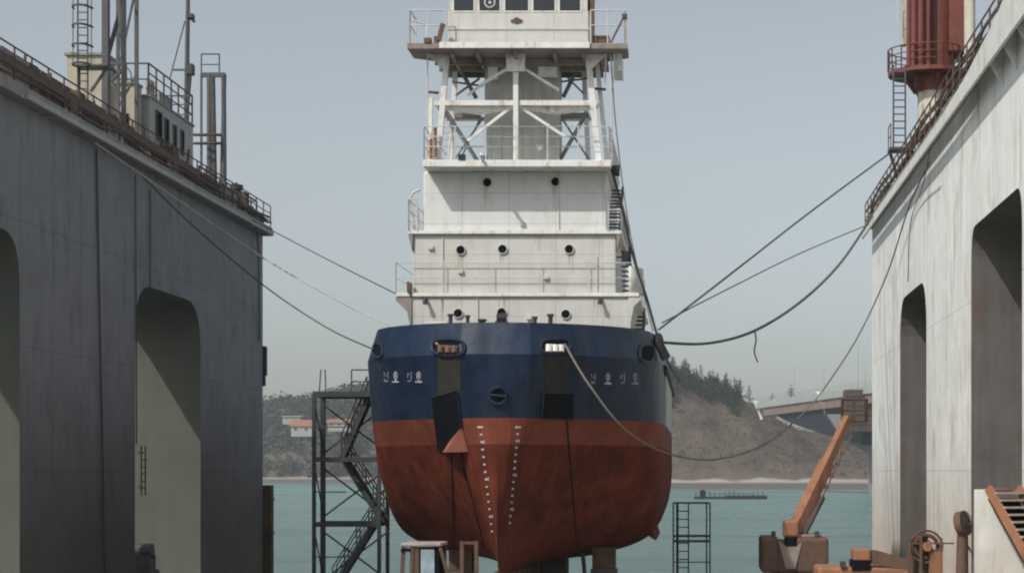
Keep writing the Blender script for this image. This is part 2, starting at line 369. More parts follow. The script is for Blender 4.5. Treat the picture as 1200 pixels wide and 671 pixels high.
# ------------------------------------------------------------------ woods (stuff) and single trees
def clump(mb, c, rx, rz, n):
    for _ in range(n):
        d = Vector((random.gauss(0, 1), random.gauss(0, 1), random.gauss(0, 1))).normalized() * random.random() ** 0.4
        p = c + Vector((d.x * rx, d.y * rx, d.z * rz)); s = random.uniform(0.3, 0.55) * rx * 0.55
        a = Vector((random.gauss(0, 1), random.gauss(0, 1), random.gauss(0, .6))).normalized() * s
        b = Vector((random.gauss(0, 1), random.gauss(0, 1), random.gauss(0, 1))).normalized() * s
        mb.add([p - a, p + b, p + a, p - b], [(0, 1, 2, 3)])
mb = MB(); random.seed(3)
for _ in range(2300):
    px = random.uniform(250, 640); t = random.uniform(0.28, 1.15)
    Y, z = land_z(px, t); r = random.uniform(3.2, 6.5)
    clump(mb, Vector((XW(px, Y), Y, z + r * 0.7)), r, r * random.uniform(0.8, 1.2), 16)
kind(mb.build('woods', M['wood']), 'stuff')
mb = MB()
for _ in range(6500):
    px = random.uniform(660, 1080); t = random.uniform(0.33, 1.08) ** 1.0
    Y, z = land_z(px, t); r = random.uniform(0.6, 1.5)
    clump(mb, Vector((XW(px, Y), Y, z + r * 0.5)), r, r * random.uniform(0.8, 1.4), 6)
kind(mb.build('undergrowth', M['scrub']), 'stuff')
mb = MB()
for _ in range(1500):
    px = random.uniform(680, 866); t = random.uniform(0.62, 1.15)
    if t < 0.72 + 0.12 * math.sin(px * 0.07) + 0.1 * random.random(): continue
    Y, z = land_z(px, t); r = random.uniform(1.2, 3.0)
    clump(mb, Vector((XW(px, Y), Y, z + r * 0.7)), r, r * random.uniform(0.9, 1.5), 12)
kind(mb.build('crest_woods', M['pine']), 'stuff')
def pine_proto(h, spread, seed, parent):
    random.seed(seed); o = parent.location
    t = MB(); t.cyl(o + Vector((0, 0, -0.5)), o + Vector((0, 0, h * 0.92)), 0.22, 7, 0.06)
    for k in range(7):
        z = h * (0.3 + 0.08 * k); a = random.uniform(0, 6.28); l = spread * (1 - z / h) * 0.8
        t.cyl(o + Vector((0, 0, z)), o + Vector((math.cos(a) * l, math.sin(a) * l, z + l * 0.25)), 0.07, 4, 0.02)
    t.build('trunk', M['bark'], parent)
    c = MB()
    for k in range(34):
        f = random.uniform(0.0, 1.0); z = h * (0.22 + 0.78 * f); rr = spread * (1 - f) ** 0.8 * random.uniform(0.35, 1.0) + 0.12
        a = random.uniform(0, 6.28)
        clump(c, o + Vector((math.cos(a) * rr * 0.7, math.sin(a) * rr * 0.7, z)), 0.45 + 0.7 * (1 - f), 0.5, 9)
    c.build('crown', M['pine'], parent)
protos = []
pine_spots = []
random.seed(11)
for _ in range(120):
    px = random.uniform(690, 868); t = random.uniform(0.80, 1.12); pine_spots.append((px, t, random.uniform(0.75, 1.45)))
G = 'pine trees along the hill crest'
for i, (px, t, s) in enumerate(pine_spots):
    Y, z = land_z(px, t); loc = Vector((XW(px, Y), Y, z - 0.3))
    if i < 4:
        r = thing('pine_tree', 'dark pine in the dense row along the brown hill crest', 'pine tree', loc, G)
        pine_proto((8.5, 7.5, 9.5, 7)[i], (2.4, 2.6, 2.2, 3.0)[i], 40 + i, r); protos.append(r)
    else: dup(protos[i % 4], loc, random.uniform(0, 6.28), s)
for px, t, s, lb, pr in ((878, 1.0, 1.15, 'lone pine tree just left of the unfinished bridge tip', 0), (905, 0.98, 1.75, 'broad pine tree showing above the bridge deck, near its tip', 3),
                         (927, 1.0, 2.3, 'small pointed pine tree showing above the middle of the bridge deck', 2)):
    Y, z = land_z(px, t); dup(protos[pr], Vector((XW(px, Y), Y, z - 0.3)), 0.4, s, lb)

# distant village house and sheds on the left hill
def house(px0, px1, yb, yt, Y, roofm, label, cat, ridge=0.35):
    x0, x1, z0, z1 = XW(px0, Y), XW(px1, Y), ZW(yb, Y), ZW(yt, Y)
    r = thing('house', label, cat, ((x0 + x1) / 2, Y, z0))
    MB().box(x0, x1, Y, Y + 10, z0 - 3, z1).build('wall', M['housewall'], r)
    hh = (z1 - z0) * ridge
    MB().prism([(x0 - 1, Y - 1, z1), (x0 - 1, Y + 11, z1), (x0 - 1, Y + 5, z1 + hh)], (x1 - x0 + 2, 0, 0)).build('roof', roofm, r)
    k = max(2, int((x1 - x0) / 5))
    for i in range(k):
        a = x0 + (x1 - x0) * (i + 0.3) / k
        MB().box(a, a + 1.8, Y - 0.1, Y + 0.05, z0 + 1.2, z0 + (z1 - z0) * 0.75).build('window', M['glass'], r)
house(341, 366, 506, 499, 1190, M['roof'], 'long pale house with orange roof on the wooded hill', 'house', 1.1)
house(331, 352, 492, 488, 1260, M['concrete'], 'pale flat shed above the orange roofed house', 'shed', 0.3)
house(384, 412, 500, 495, 1215, M['roof'], 'low red roofed house behind the scaffold stair tower', 'house', 0.9)

# fish-farm raft on the water
rf = thing('raft', 'long dark floating raft with low posts on the green water', 'raft', P(856, 584, 500))
MB().box(XW(813, 500), XW(862, 500), 498, 506, -8.1, -7.4).box(XW(850, 500), XW(898, 500), 494, 500, -8.1, -7.0).build('deck', M['raft'], rf)
mb = MB()
for k in range(15):
    x = XW(815, 500) + k * 1.4; mb.box(x, x + 0.2, 499, 499.2, -7.5, -6.1 + 0.3 * math.sin(k))
mb.bar((XW(815, 500), 499.1, -6.5), (XW(885, 500), 499.1, -6.5), 0.1); mb.build('post_frame', M['raft'], rf)
MB().box(XW(820, 500), XW(827, 500), 500, 502, -7.5, -5.8).prism([(XW(819, 500), 499.8, -5.8), (XW(828, 500), 499.8, -5.8), (XW(823.5, 500), 499.8, -5.3)], (0, 2.4, 0)).build('hut', M['raft'], rf)

# ------------------------------------------------------------------ unfinished cantilever bridge
A, B = Vector((XW(885, 692), 692, 27.0)), Vector((XW(1004, 572), 572, 27.2))
Dv = (B - A).normalized(); N = Vector((-Dv.y, Dv.x, 0)); 
if N.y < 0: N = -N
br = thing('bridge', 'unfinished concrete cantilever bridge with blue girder jutting from the hill', 'bridge', (B.x, B.y, -8))
E = B + Dv * 60
def seg(p, q, d0, d1, top, bot, off=0.0, width=11.0):
    """deck strip between p and q; d offsets for the underside"""
    vs = []
    for e, lo in ((p, d0), (q, d1)):
        for o_, z in ((off, top), (off, lo), (width, lo), (width, top)):
            vs.append(e + N * o_ + Vector((0, 0, z)))
    return vs, [(0, 1, 2, 3), (7, 6, 5, 4), (0, 4, 5, 1), (1, 5, 6, 2), (2, 6, 7, 3), (3, 7, 4, 0)]
MB().add(*seg(A, E, -1.6, -1.6, 1.0, 0)).build('deck', M['concrete'], br)
MB().add(*seg(A + Dv * 9, E, -4.8, -4.8, -1.6, 0, 0.6, 10.4)).build('girder', M['girder'], br)
mb = MB(); steps = 8; T0, T1 = A + Dv * 22, B
for k in range(steps):
    a, b = k / steps, (k + 1) / steps
    mb.add(*seg(T0.lerp(T1, a), T0.lerp(T1, b), -4.8 - 13.5 * a ** 0.8, -4.8 - 13.5 * b ** 0.8, -4.8, 0, 2.0, 9.0))
mb.build('haunch', M['web'], br)
mb = MB()
for e, s_ in ((A, 1.0), (A.lerp(B, 0.66), 1.2)):
    mb.bar(e + Vector((0, -0.8, 1.5)), e + Vector((2.6, -0.8, -6.0)) * s_, 1.5, 1.0)
    mb.bar(e + Vector((-1.0, -0.8, 1.1)), e + Vector((1.6, -0.8, 1.3)), 1.0, 0.5)
build_each(mb, 'form_traveller', M['white2'], br)
pc = A.lerp(B, 0.80)
MB().prism([P(969, 485, 590), P(994, 485, 590), P(1040, 510, 590), P(1034, 532, 590), P(1034, 590, 590), P(1020, 590, 590), P(1018, 530, 590), P(996, 518, 590), P(984, 508, 590)], (0, 6, 0)).build('pier', M['pier'], br)
mb = MB().box(XW(990, 570), XW(1046, 570), 566, 578, ZW(505, 570), ZW(457, 570))
mb.build('pierhead_formwork', M['form'], br)
mb = MB()
for k in range(16):
    x = XW(990, 565.8) + k * 1.05; mb.bar((x, 565.7, ZW(506, 565.7)), (x, 565.7, ZW(455, 565.7)), 0.18)
for y in (462, 473, 484, 495): mb.bar(P(989, y, 565.5), P(1046, y, 565.5), 0.22)
build_each(mb, 'scaffold', M['rusty'], br)
MB().rail([A + Vector((0, -.1, 1)), E + Vector((0, -.1, 1))], 1.5, 0.08, 6.0).build('parapet_rail', M['concrete'], br)
for k, (px, h) in enumerate(((943, 12), (975, 9), (1006, 15), (1012, 9))):
    t = (px - 885) / 119; e = A.lerp(B, t ** 1.15)
    o = MB().cyl(e + Vector((0, 4, 0.9)), e + Vector((0, 4, h)), 0.16, 6, 0.08).bar(e + Vector((0, 4, h)), e + Vector((1.6, 4, h + .3)), 0.15)
    tag(o.build('lamp_post', M['concrete']), ('thin pole on the bridge left of the white traveller', 'thin pole on the bridge beside the brown formwork', 'tallest thin pole above the brown formwork', 'short thin pole beside the tallest pole on the bridge')[k], 'pole', 'poles on the bridge deck')

# ------------------------------------------------------------------ the two wing walls
def arch(y0, y1, zt, cy, cz):
    """outline of an opening from its near foot to its far foot"""
    pts = [(y0, FLOOR)]
    for k in range(9):
        t = math.pi / 2 * k / 8; pts.append((y0 + cy * (1 - math.cos(t) ** 0.8), zt - cz * (1 - math.sin(t) ** 0.8)))
    for k in range(9):
        t = math.pi / 2 * (1 - k / 8); pts.append((y1 - cy * (1 - math.cos(t) ** 0.8), zt - cz * (1 - math.sin(t) ** 0.8)))
    return pts + [(y1, FLOOR)]
def wing(x_in, x_out, ztop, openings, parent, mats):
    pts = [(YN, FLOOR)]; tagm = []
    for o in openings: pts += arch(*o)
    pts += [(YE, FLOOR), (YE, ztop), (YN, ztop)]
    n = len(pts); mb = MB()
    mb.v = [Vector((x_in, y, z)) for y, z in pts] + [Vector((x_out, y, z)) for y, z in pts]
    mb.f = [list(range(n)), list(range(n, 2 * n))[::-1]]; mb.mi = [0, 0]
    for i in range(n):
        j = (i + 1) % n; a, b = pts[i], pts[j]
        inside = i < n - 3 and not (a[1] == FLOOR and b[1] == FLOOR)
        mb.f.append([i, j, n + j, n + i]); mb.mi.append(1 if inside else 0)
    return mb.build('wall', mats, parent)
OP = [(30.5, 40.5, 8.4, 2.3, 2.5), (52.8, 62.8, 8.7, 1.6, 2.0), (75.4, 85.4, 8.4, 2.3, 2.5)]
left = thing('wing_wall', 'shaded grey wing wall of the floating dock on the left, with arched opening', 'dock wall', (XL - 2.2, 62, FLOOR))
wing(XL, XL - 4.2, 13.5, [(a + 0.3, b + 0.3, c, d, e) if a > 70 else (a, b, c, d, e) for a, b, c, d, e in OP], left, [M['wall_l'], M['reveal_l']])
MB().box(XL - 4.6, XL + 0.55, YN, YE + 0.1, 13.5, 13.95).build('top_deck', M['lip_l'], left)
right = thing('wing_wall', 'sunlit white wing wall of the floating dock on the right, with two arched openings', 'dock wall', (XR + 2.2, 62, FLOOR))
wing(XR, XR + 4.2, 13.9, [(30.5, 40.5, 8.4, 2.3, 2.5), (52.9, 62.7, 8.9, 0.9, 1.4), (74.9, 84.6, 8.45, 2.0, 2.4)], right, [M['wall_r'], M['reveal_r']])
XI = 9.5
MB().box(XI + 0.12, XR + 4.6, YN, YE + 0.1, 13.9, 14.05).build('top_deck', M['under'], right)
# outer fascia of the right walkway, rising towards the camera
pr = [(YE + 0.1, 13.35), (62, 13.3), (26, 13.2), (26, 16.2), (47, 15.9), (51, 15.0), (54, 14.4), (60, 13.95), (66, 13.75), (YE + 0.1, 13.75)]
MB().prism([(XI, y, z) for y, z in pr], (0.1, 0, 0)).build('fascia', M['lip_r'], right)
mb = MB()
for y in (44, 46.5, 49, 51.3, 53.6, 56):
    mb.prism([(XR - 0.01, y, 13.89), (XI + 0.11, y, 13.89), (XI + 0.11, y, 13.4), (XR - 0.01, y, 12.6)], (0, 0.1, 0))
build_each(mb, 'gusset', M['lip_r'], right)
# rails and clutter on the walkways
def walk_rail(x, z, y0, y1, h, m, parent, seed, mids=(0.33, 0.66), clutter=True):
    random.seed(seed); mb = MB().rail([(x, y0, z), (x, y1, z)], h, 0.035, 1.6, mids)
    mb.build('guard_rail', m, parent)
    if clutter:
        mb = MB()
        for k in range(3):
            zz = z + random.uniform(0.15, 0.8); pts = []
            for i in range(40):
                y = y0 + (y1 - y0) * i / 39; pts.append((x + random.uniform(-0.05, 0.05) - 0.1 * k * (1 if x < 0 else -1), y, zz + 0.12 * math.sin(i * 1.3 + k) + random.uniform(-.06, .06)))
            mb.tube(pts, 0.05 + 0.02 * k, 5)
        mb.build('pipe_run', M['rusty'], parent)
walk_rail(XL + 0.45, 13.95, YN, YE, 1.25, M['rusty'], left, 1)
walk_rail(XI + 0.2, 14.05, YN, YE, 1.25, M['rusty'], right, 2)
# sloping pipes and hoses lying along the right walkway
mb = MB(); random.seed(5)
for k, (dx, dz, r) in enumerate(((0.32, 0.5, 0.1), (0.5, 0.85, 0.08), (0.4, 1.15, 0.06), (0.62, 0.35, 0.12))):
    mb.tube([(XI + dx + 0.04 * math.sin(i), YN + 2.2 * i, 14.1 + dz + 0.06 * math.sin(i * 1.7 + k)) for i in range(33)], r, 6)
mb.build('pipe_run', M['rusty'], right)
mb = MB()
mb.bar((XL + .25, YN, 14.35), (XL + .25, 97, 14.35), .12, .5).bar((XL - .1, 58, 15.05), (XL - .1, 90, 14.95), .1, .16).bar((XL + .2, 50, 14.85), (XL + .2, 74, 14.85), .1, .2)
mb.bar((XL + .44, 56, 14.62), (XL + .44, 84, 14.62), .05, .34).bar((XL - .4, 62, 15.35), (XL - .4, 77, 15.3), .14, .2).bar((XL - .3, 87, 14.7), (XL - .3, 96, 14.7), .2, .5)
build_each(mb, 'cable_tray', M['rusty'], left)
mb = MB(); random.seed(31)
for i in range(34):
    y = random.uniform(58, 96); x = XL + random.uniform(-.5, .3); h = random.uniform(.5, 1.7)
    mb.tube([(x, y, 13.96), (x + random.uniform(-.1, .1), y + random.uniform(-.3, .3), 13.96 + h)], random.uniform(.03, .07), 6)
build_each(mb, 'vent_stub', M['rusty'], left)
mb = MB(); random.seed(9)
for i in range(75):
    y = random.uniform(56, 97); x = XL + random.uniform(-0.7, 0.2); s = random.uniform(0.1, 0.28)
    mb.box(x - s, x + s, y - s * 1.5, y + s * 1.5, 13.95, 13.95 + s * random.uniform(2, 5))
build_each(mb, 'valve_gear', M['rusty'], left)
mb = MB()
for i in range(22):
    y = random.uniform(52, 97); x = XI + random.uniform(0.4, 1.0); s = random.uniform(0.08, 0.2)
    mb.box(x - s, x + s, y - s * 1.5, y + s * 1.5, 14.05, 14.05 + s * random.uniform(2, 6))
build_each(mb, 'valve_gear', M['rusty'], right)
# canvas / plates hung on the left rail
mb = MB()
for y0, y1, z1 in ((60, 63.5, 0.95), (66.2, 68.0, 0.8), (70.5, 73.0, 0.75), (75.2, 76.6, 1.0), (79, 80, 0.7), (88, 91, 0.9), (92.5, 93.4, 1.0)):
    mb.box(XL + 0.36, XL + 0.40, y0, y1, 14.0, 14.0 + z1)
build_each(mb, 'rail_plate', M['under'], left)
# pale strip: service pipe bracketed to the ledge
MB().bar((XL + 0.60, 62, 13.62), (XL + 0.60, YE, 13.62), 0.08, 0.2).build('edge_strip', M['cabin'], left)
# hanging lines on the left wall face
for k, (px, y0, y1, dx, lb) in enumerate(((113, 175, 671, 10, 'dark hose hanging the full height of the left wall, bowed outward'), (159, 205, 520, 1, 'thin cable hanging down to the near edge of the left arch'),
                                          (176, 222, 345, 0, 'short thin cable hanging above the left arch'))):
    pts = []
    for i in range(14):
        f = i / 13; p_x = px + dx * f; py = y0 + (y1 - y0) * f; Y = F * (XL + 0.08) / (p_x - CX0); pts.append((XL + 0.08, Y, ZW(py, Y)))
    tag(MB().tube(pts, (0.04, 0.03, 0.03)[k], 6).build('hanging_cable', M['ropedark']), lb, 'cable', 'cables hanging down the left wall')
# ladder beside the left arch, box in the arch, pile fender at the wall end
Yl = F * (XL + 0.1) / (164 - CX0)
ld = MB().ladder((XL + 0.25, Yl, ZW(580, Yl)), (XL + 0.25, Yl, ZW(522, Yl)), 0.55, 0.035, 0.3, (0, 1, 0))
ld.bar((XL + 0.02, Yl, ZW(530, Yl)), (XL + 0.25, Yl, ZW(530, Yl)), 0.05).bar((XL + 0.02, Yl, ZW(570, Yl)), (XL + 0.25, Yl, ZW(570, Yl)), 0.05)
tag(ld.build('wall_ladder', M['steel']), 'short steel ladder fixed beside the left arched opening', 'ladder')
wx = thing('winch', 'dark mooring winch standing at the foot of the left archway', 'winch', (XL - 0.6, 80, FLOOR))
MB().box(XL - 1.9, XL - 0.4, 79, 80.4, FLOOR, -4.6).box(XL - 1.7, XL - 0.5, 79.2, 80.2, -4.6, -3.9).build('base', M['steel'], wx)
MB().cyl((XL - 1.9, 79.7, -3.7), (XL - 0.5, 79.7, -3.7), 0.35, 14).build('drum', M['steel'], wx)
fd = thing('pile_fender', 'brown timber fender pile beside the far end of the left wall', 'fender', (XL - 0.1, 98.5, FLOOR))
MB().box(XL - 0.2, XL + 0.42, 98.3, 98.9, -9, ZW(568, 98.3)).build('pile', M['timber'], fd, bevel=0.04)
MB().box(XL - 0.24, XL + 0.46, 98.26, 98.94, ZW(586, 98.3), ZW(583, 98.3)).box(XL - 0.24, XL + 0.46, 98.26, 98.94, ZW(626, 98.3), ZW(623, 98.3)).build('band', M['steel'], fd)
fb = MB().box(XL - 0.4, XL + 0.16, YE + 0.02, YE + 0.5, ZW(440, 98), ZW(405, 98)).box(XL - 0.2, XL + 0.1, YE + 0.02, YE + 0.4, ZW(452, 98), ZW(440, 98))
tag(fb.build('rubber_fender', M['black'], bevel=0.08), 'small black rubber fender halfway up the far edge of left wall', 'fender')

# ---------------- things on the left walkway
cb = thing('control_cabin', 'grey control cabin with four narrow windows and a railed roof, on left wall', 'cabin', (XL - 1.2, 82, 13.95))
cz0, cz1 = 13.97, 17.2; cxa = XL - 0.25
MB().box(cxa - 2.2, cxa, 78.5, 85.3, cz0, cz1).build('wall', M['cabin'], cb)
MB().box(cxa - 2.3, cxa + 0.06, 78.4, 85.4, cz1, cz1 + 0.1).build('roof', M['lip_l'], cb)
for y0, y1, z0, z1 in ((79.4, 80.15, 15.5, 16.75), (80.7, 81.2, 15.5, 16.65), (82.05, 82.4, 15.5, 16.6), (83.25, 83.6, 15.5, 16.6)):
    wn = MB().box(cxa + 0.003, cxa + 0.045, y0, y1, z0, z1).build('window', M['dark'], cb)
    fr = MB()
    for a, b, c, d in ((y0 - .06, y1 + .06, z1, z1 + .06), (y0 - .06, y1 + .06, z0 - .06, z0), (y0 - .06, y0, z0, z1), (y1, y1 + .06, z0, z1)): fr.box(cxa + .003, cxa + .07, a, b, c, d)
    fr.build('frame', M['greysteel'], wn)
MB().rail([(cxa - .05, 78.5, cz1 + .1), (cxa - .05, 85.3, cz1 + .1), (cxa - 2.1, 85.3, cz1 + .1)], 1.45, 0.045, 1.1, (0.35, 0.7)).rail([(cxa - .05, 78.5, cz1 + .1), (cxa - 2.1, 78.5, cz1 + .1)], 1.45, 0.045, 1.1, (0.5,)).build('railing', M['greysteel'], cb)
tag(MB().box(cxa - 0.4, cxa - 0.2, 79.2, 79.9, cz1 + .1, cz1 + 1.0).box(cxa - 0.4, cxa - 0.2, 80.6, 82.4, cz1 + .1, cz1 + 0.7).build('equipment_box', M['cabpale'], bevel=0.02), 'pale boxes stored on the railed roof of the grey cabin', 'equipment')
dh = thing('deckhouse', 'sunlit beige stepped deckhouse beside the grey cabin on left wall', 'deckhouse', (XL - 1.7, 77.5, 13.95))
MB().box(XL - 3.5, XL - 1.75, 77.0, 78.3, 13.96, 18.75).box(XL - 1.73, XL - 0.55, 77.4, 78.3, 13.96, 17.55).build('wall', M['beige'], dh)
build_each(MB().box(XL - 3.6, XL - 1.7, 76.9, 78.35, 18.75, 18.87).box(XL - 1.69, XL - 0.5, 77.3, 78.35, 17.55, 17.67), 'roof', M['lip_l'], dh)
MB().box(XL - 1.45, XL - 0.85, 77.35, 77.398, 14.2, 16.2).build('door', M['dark'], dh)
mb = MB(); mb.tube([Vector((XL - 1.15 + 0.3 * math.cos(a), 77.8, 17.95 + 0.45 * math.sin(a))) for a in [math.pi * 2 * k / 14 for k in range(14)]], 0.03, 5, closed=True)
mb.cyl((XL - 1.15, 77.8, 17.6), (XL - 1.15, 77.8, 17.75), 0.05, 6).build('hoop', M['greysteel'], dh)
# lattice mast tower
lt = thing('lattice_tower', 'tall grey lattice steel tower with crossing braces rising above left wall', 'tower', (XL - 0.5, 75, 13.95))
xa, xb = XW(124, 74.2), XW(145, 74.2)
for x, y, wd in ((xa, 74.2, 0.27), (xb, 74.2, 0.17), (xa - .15, 76.2, 0.13), (xb - .1, 76.2, 0.15)):
    MB().bar((x, y, 13.96), (x, y, 26), wd).build('leg', M['greysteel'], lt)
mb = MB(); zz = ZW(115, 74.2)
for k in range(5):
    z0 = zz + (0 if k == 0 else 1.5 + (k - 1) * 4.0); z1 = zz + (1.5 + k * 4.0)
    if k == 0: mb.bar((xb, 74.2, z1 - .2), (xa + .2, 74.2, zz + .7), .12).bar((xa + .2, 74.2, zz + .7), (xb, 74.2, zz), .12)
    else:
        mb.bar((xa, 74.2, z0), (xb - .1, 75.2, z1), .14).bar((xb, 74.2, z0), (xb - .3, 74.2, z1), .16)
    mb.bar((xa, 74.2, z1), (xb, 74.2, z1), .12).bar((xa - .15, 76.2, z0), (xb - .1, 76.2, z1), .08).bar((xa, 74.2, z1), (xa - .15, 76.2, z1), .1)
build_each(mb, 'brace', M['greysteel'], lt)
# caged ladder
cl = thing('caged_ladder', 'tall vertical ladder with round safety hoops at far left', 'ladder', (XW(98, 72.5), 72.5, 13.95))
xc = XW(97, 72.5)
MB().ladder((xc, 72.5, 13.96), (xc, 72.5, 25), 0.42, 0.035, 0.32).build('ladder', M['greysteel'], cl)
for z in [ZW(y, 72.5) for y in (77, 55, 32, 10, -12, -35)]:
    MB().tube([Vector((xc + 0.02 + 0.4 * math.cos(a), 72.5 - 0.62 * math.sin(a), z)) for a in [math.pi * k / 9 for k in range(10)]], 0.05, 5).build('hoop', M['greysteel'], cl)
mb = MB()
for dx in (-.38, 0, .4): mb.tube([(xc + dx, 72.5 - (0.62 if dx == 0 else 0.1), ZW(77, 72.5)), (xc + dx, 72.5 - (0.62 if dx == 0 else 0.1), 25)], 0.02, 4)
mb.build('cage_bar', M['greysteel'], cl)
tag(MB().box(xc - .3, xc + 1.1, 72.2, 73.1, ZW(79, 72.5), ZW(77, 72.5)).bar((xc + 1.0, 72.6, ZW(79, 72.5)), (xc + 0.3, 72.6, ZW(107, 72.5)), .1).bar((xc - .2, 72.6, ZW(79, 72.5)), (xc - .2, 72.6, 13.96), .1).build('landing', M['greysteel']), 'small steel landing with diagonal strut at the foot of the hooped ladder', 'landing')
# signal mast with stay
ms = thing('signal_mast', 'slender dark mast with lamp arms and wire stay behind the cabin', 'mast', (XW(219, 86.5), 86.5, 13.95))
mx_ = XW(219, 86.5)
MB().tube([(mx_ - .05, 86.5, 13.96), (mx_, 86.5, 20), (mx_ + .1, 86.5, 27)], 0.16, 8, r2=0.09).build('pole', M['greysteel'], ms)
MB().cyl((mx_ - .1, 86.5, ZW(25, 86.5)), (XW(199, 86.5), 86.5, ZW(92, 86.5)), 0.035, 5).bar((mx_, 86.5, ZW(82, 86.5)), (XW(203, 86.5), 86.5, ZW(82, 86.5)), 0.09).build('stay', M['greysteel'], ms)
MB().box(mx_ + .05, mx_ + .35, 86.3, 86.7, ZW(22, 86.5), ZW(17, 86.5)).bar((mx_ + .2, 86.5, ZW(22, 86.5)), (mx_ + .4, 86.5, ZW(26, 86.5)), .12).build('lamp', M['steel'], ms)
MB().box(mx_ + .02, mx_ + .35, 86.2, 86.7, ZW(88, 86.5), ZW(76, 86.5)).cyl((mx_ + .1, 86.3, ZW(130, 86.5)), (mx_ + .25, 86.3, ZW(88, 86.5)), 0.07, 6).build('junction_box', M['steel'], ms)
# vent pipe stack
vp = thing('vent_pipes', 'cluster of tall dark vent pipes with ring platform on left wall', 'vent pipes', (XW(250, 90), 90, 13.95))
mb = MB()
for px0, px1, r in ((246, 246, .17), (252, 249, .14), (263, 262, .13), (259, 263, .11)):
    mb = MB(); mb.cyl((XW(px0, 90), 90, 13.96), (XW(px1, 90), 90, ZW(88, 90)), r, 8)
    mb.build('pipe', M['greysteel'], vp)
mb = MB().bar(P(236, 88, 90), P(264, 88, 90), .22).bar(P(236, 200, 90), P(236, 86, 90), .1).rail([P(236, 88, 90), P(257, 88, 90)], 1.1, .04, 1.0, (0.5,))
mb.build('top_frame', M['greysteel'], vp)
mb = MB()
for z in (ZW(168, 90), ZW(158, 90)):
    mb.tube([Vector((XW(243, 90) + 0.72 * math.cos(a), 90 + 0.7 * math.sin(a), z + (0.12 * math.sin(a)))) for a in [2 * math.pi * k / 18 for k in range(18)]], 0.07, 5, closed=True)
mb.build('ring_platform', M['rusty'], vp)
mb = MB().rail([(XL - .3, 86.5, 13.96), (XL - .3, 97.8, 13.96), (XL - 3, 97.8, 13.96)], 1.5, 0.05, 1.2, (0.5,))
tag(mb.build('end_railing', M['rusty']), 'dark guard railing around the far end of left wall top', 'railing')
ht = thing('capstan', 'stout dark capstan near the far end of left wall top', 'capstan', (XL - 0.1, 92.8, 13.95))
MB().cyl((XL - .1, 92.8, 13.96), (XL - .1, 92.8, 15.3), 0.32, 12, 0.2).build('body', M['rusty'], ht)
MB().cyl((XL - .1, 92.8, 15.3), (XL - .1, 92.8, 15.55), 0.36, 12).build('cap', M['steel'], ht)

# ---------------- crane pedestal on the right wall
cr = thing('dock_crane', 'rust red crane on cream pedestal with round railed platform on right wall', 'crane', (XW(1092, 91), 91, 14.05))
cxm, Yc = XW(1094, 91), 91.0
MB().cyl((cxm, Yc, 14.06), (cxm, Yc, ZW(108, Yc)), 0.85, 24).build('pedestal', M['cranewhite'], cr, smooth=40)
MB().cyl((cxm, Yc, ZW(108, Yc)), (cxm, Yc, ZW(82, Yc)), 1.0, 24, 1.05).build('slew_ring', M['crane'], cr, smooth=40)
zp = ZW(90, Yc)
pts = [(cxm + 1.9 * math.cos(a) * (1.28 if math.cos(a) < 0 else 0.8), Yc + 1.9 * math.sin(a), zp) for a in [2 * math.pi * k / 18 for k in range(18)]]
MB().prism(pts, (0, 0, 0.22)).build('platform', M['crane'], cr)
mb = MB(); mb.rail([Vector(p) + Vector((0, 0, .22)) for p in pts] + [Vector(pts[0]) + Vector((0, 0, .22))], 1.15, 0.035, 0.9, (0.33, 0.66)); mb.build('railing', M['crane'], cr)
mb = MB()
for k in range(8):
    a = 2 * math.pi * k / 8; mb.bar((cxm + 1.6 * math.cos(a), Yc + 1.5 * math.sin(a), zp), (cxm + 0.95 * math.cos(a), Yc + .95 * math.sin(a), zp - 0.9), .1, .18)
build_each(mb, 'bracket', M['crane'], cr)
MB().cyl((cxm + .15, Yc, zp + .22), (cxm + .2, Yc, 28), 0.98, 20, 0.95).build('mast', M['crane'], cr, smooth=40)
mb = MB()
for px, r in ((1065, .12), (1071, .2), (1079, .2), (1088, .12)): mb.cyl((XW(px, 89.6), 89.6, zp + .22), (XW(px, 89.6), 89.6, 28), r, 10)
mb.build('hydraulic_pipe', M['crane'], cr, smooth=40)
MB().box(XW(1112, 90), XW(1132, 90), 89.8, 92, ZW(60, 90), 28).build('machinery_house', M['crane'], cr)
MB().box(XW(1056, 90.6), XW(1062, 90.6), 90.4, 90.9, ZW(50, 90), 28).build('cable_duct', M['cranewhite'], cr)
lx = XW(1054, 89.2)
MB().ladder((lx, 89.2, ZW(175, 89.2)), (lx, 89.2, zp + .2), 0.62, 0.05, 0.36).build('ladder', M['greysteel'], cr)
MB().box(lx - .55, lx + .7, 88.7, 89.9, ZW(177, 89.2), ZW(174, 89.2)).rail([(lx - .5, 88.75, ZW(174, 89.2)), (lx - .5, 89.85, ZW(174, 89.2))], 1.2, 0.03, 1.1).bar((lx + .5, 89.8, ZW(177, 89)), (lx + 1.3, 90.6, 14.06), .14).bar((lx - .4, 89.8, ZW(177, 89)), (lx + .5, 90.6, 14.06), .12).build('landing', M['greysteel'], cr)
MB().rail([P(1052, 30, 90), P(1062, 30, 90)], 1.4, .025, .5, (.33, .66)).build('upper_rail', M['rail'], cr)
wb = MB().box(XW(1132, 74), XW(1143, 74), 73, 74.5, 14.06, 21); wb.build
o = thing('exhaust_column', 'cream square exhaust column beside the red crane', 'exhaust', (XW(1137, 74), 74, 14.05))
MB().cyl((XW(1137, 74), 74, 14.06), (XW(1136, 74), 74, 22.5), 0.24, 14).build('stack', M['cranewhite'], o, smooth=40)
MB().cyl((XW(1137, 74), 74, 14.06), (XW(1137, 74), 74, 14.4), 0.36, 14).cyl((XW(1137, 74), 74, 17.2), (XW(1137, 74), 74, 17.4), 0.3, 14).build('collar', M['crane'], o)

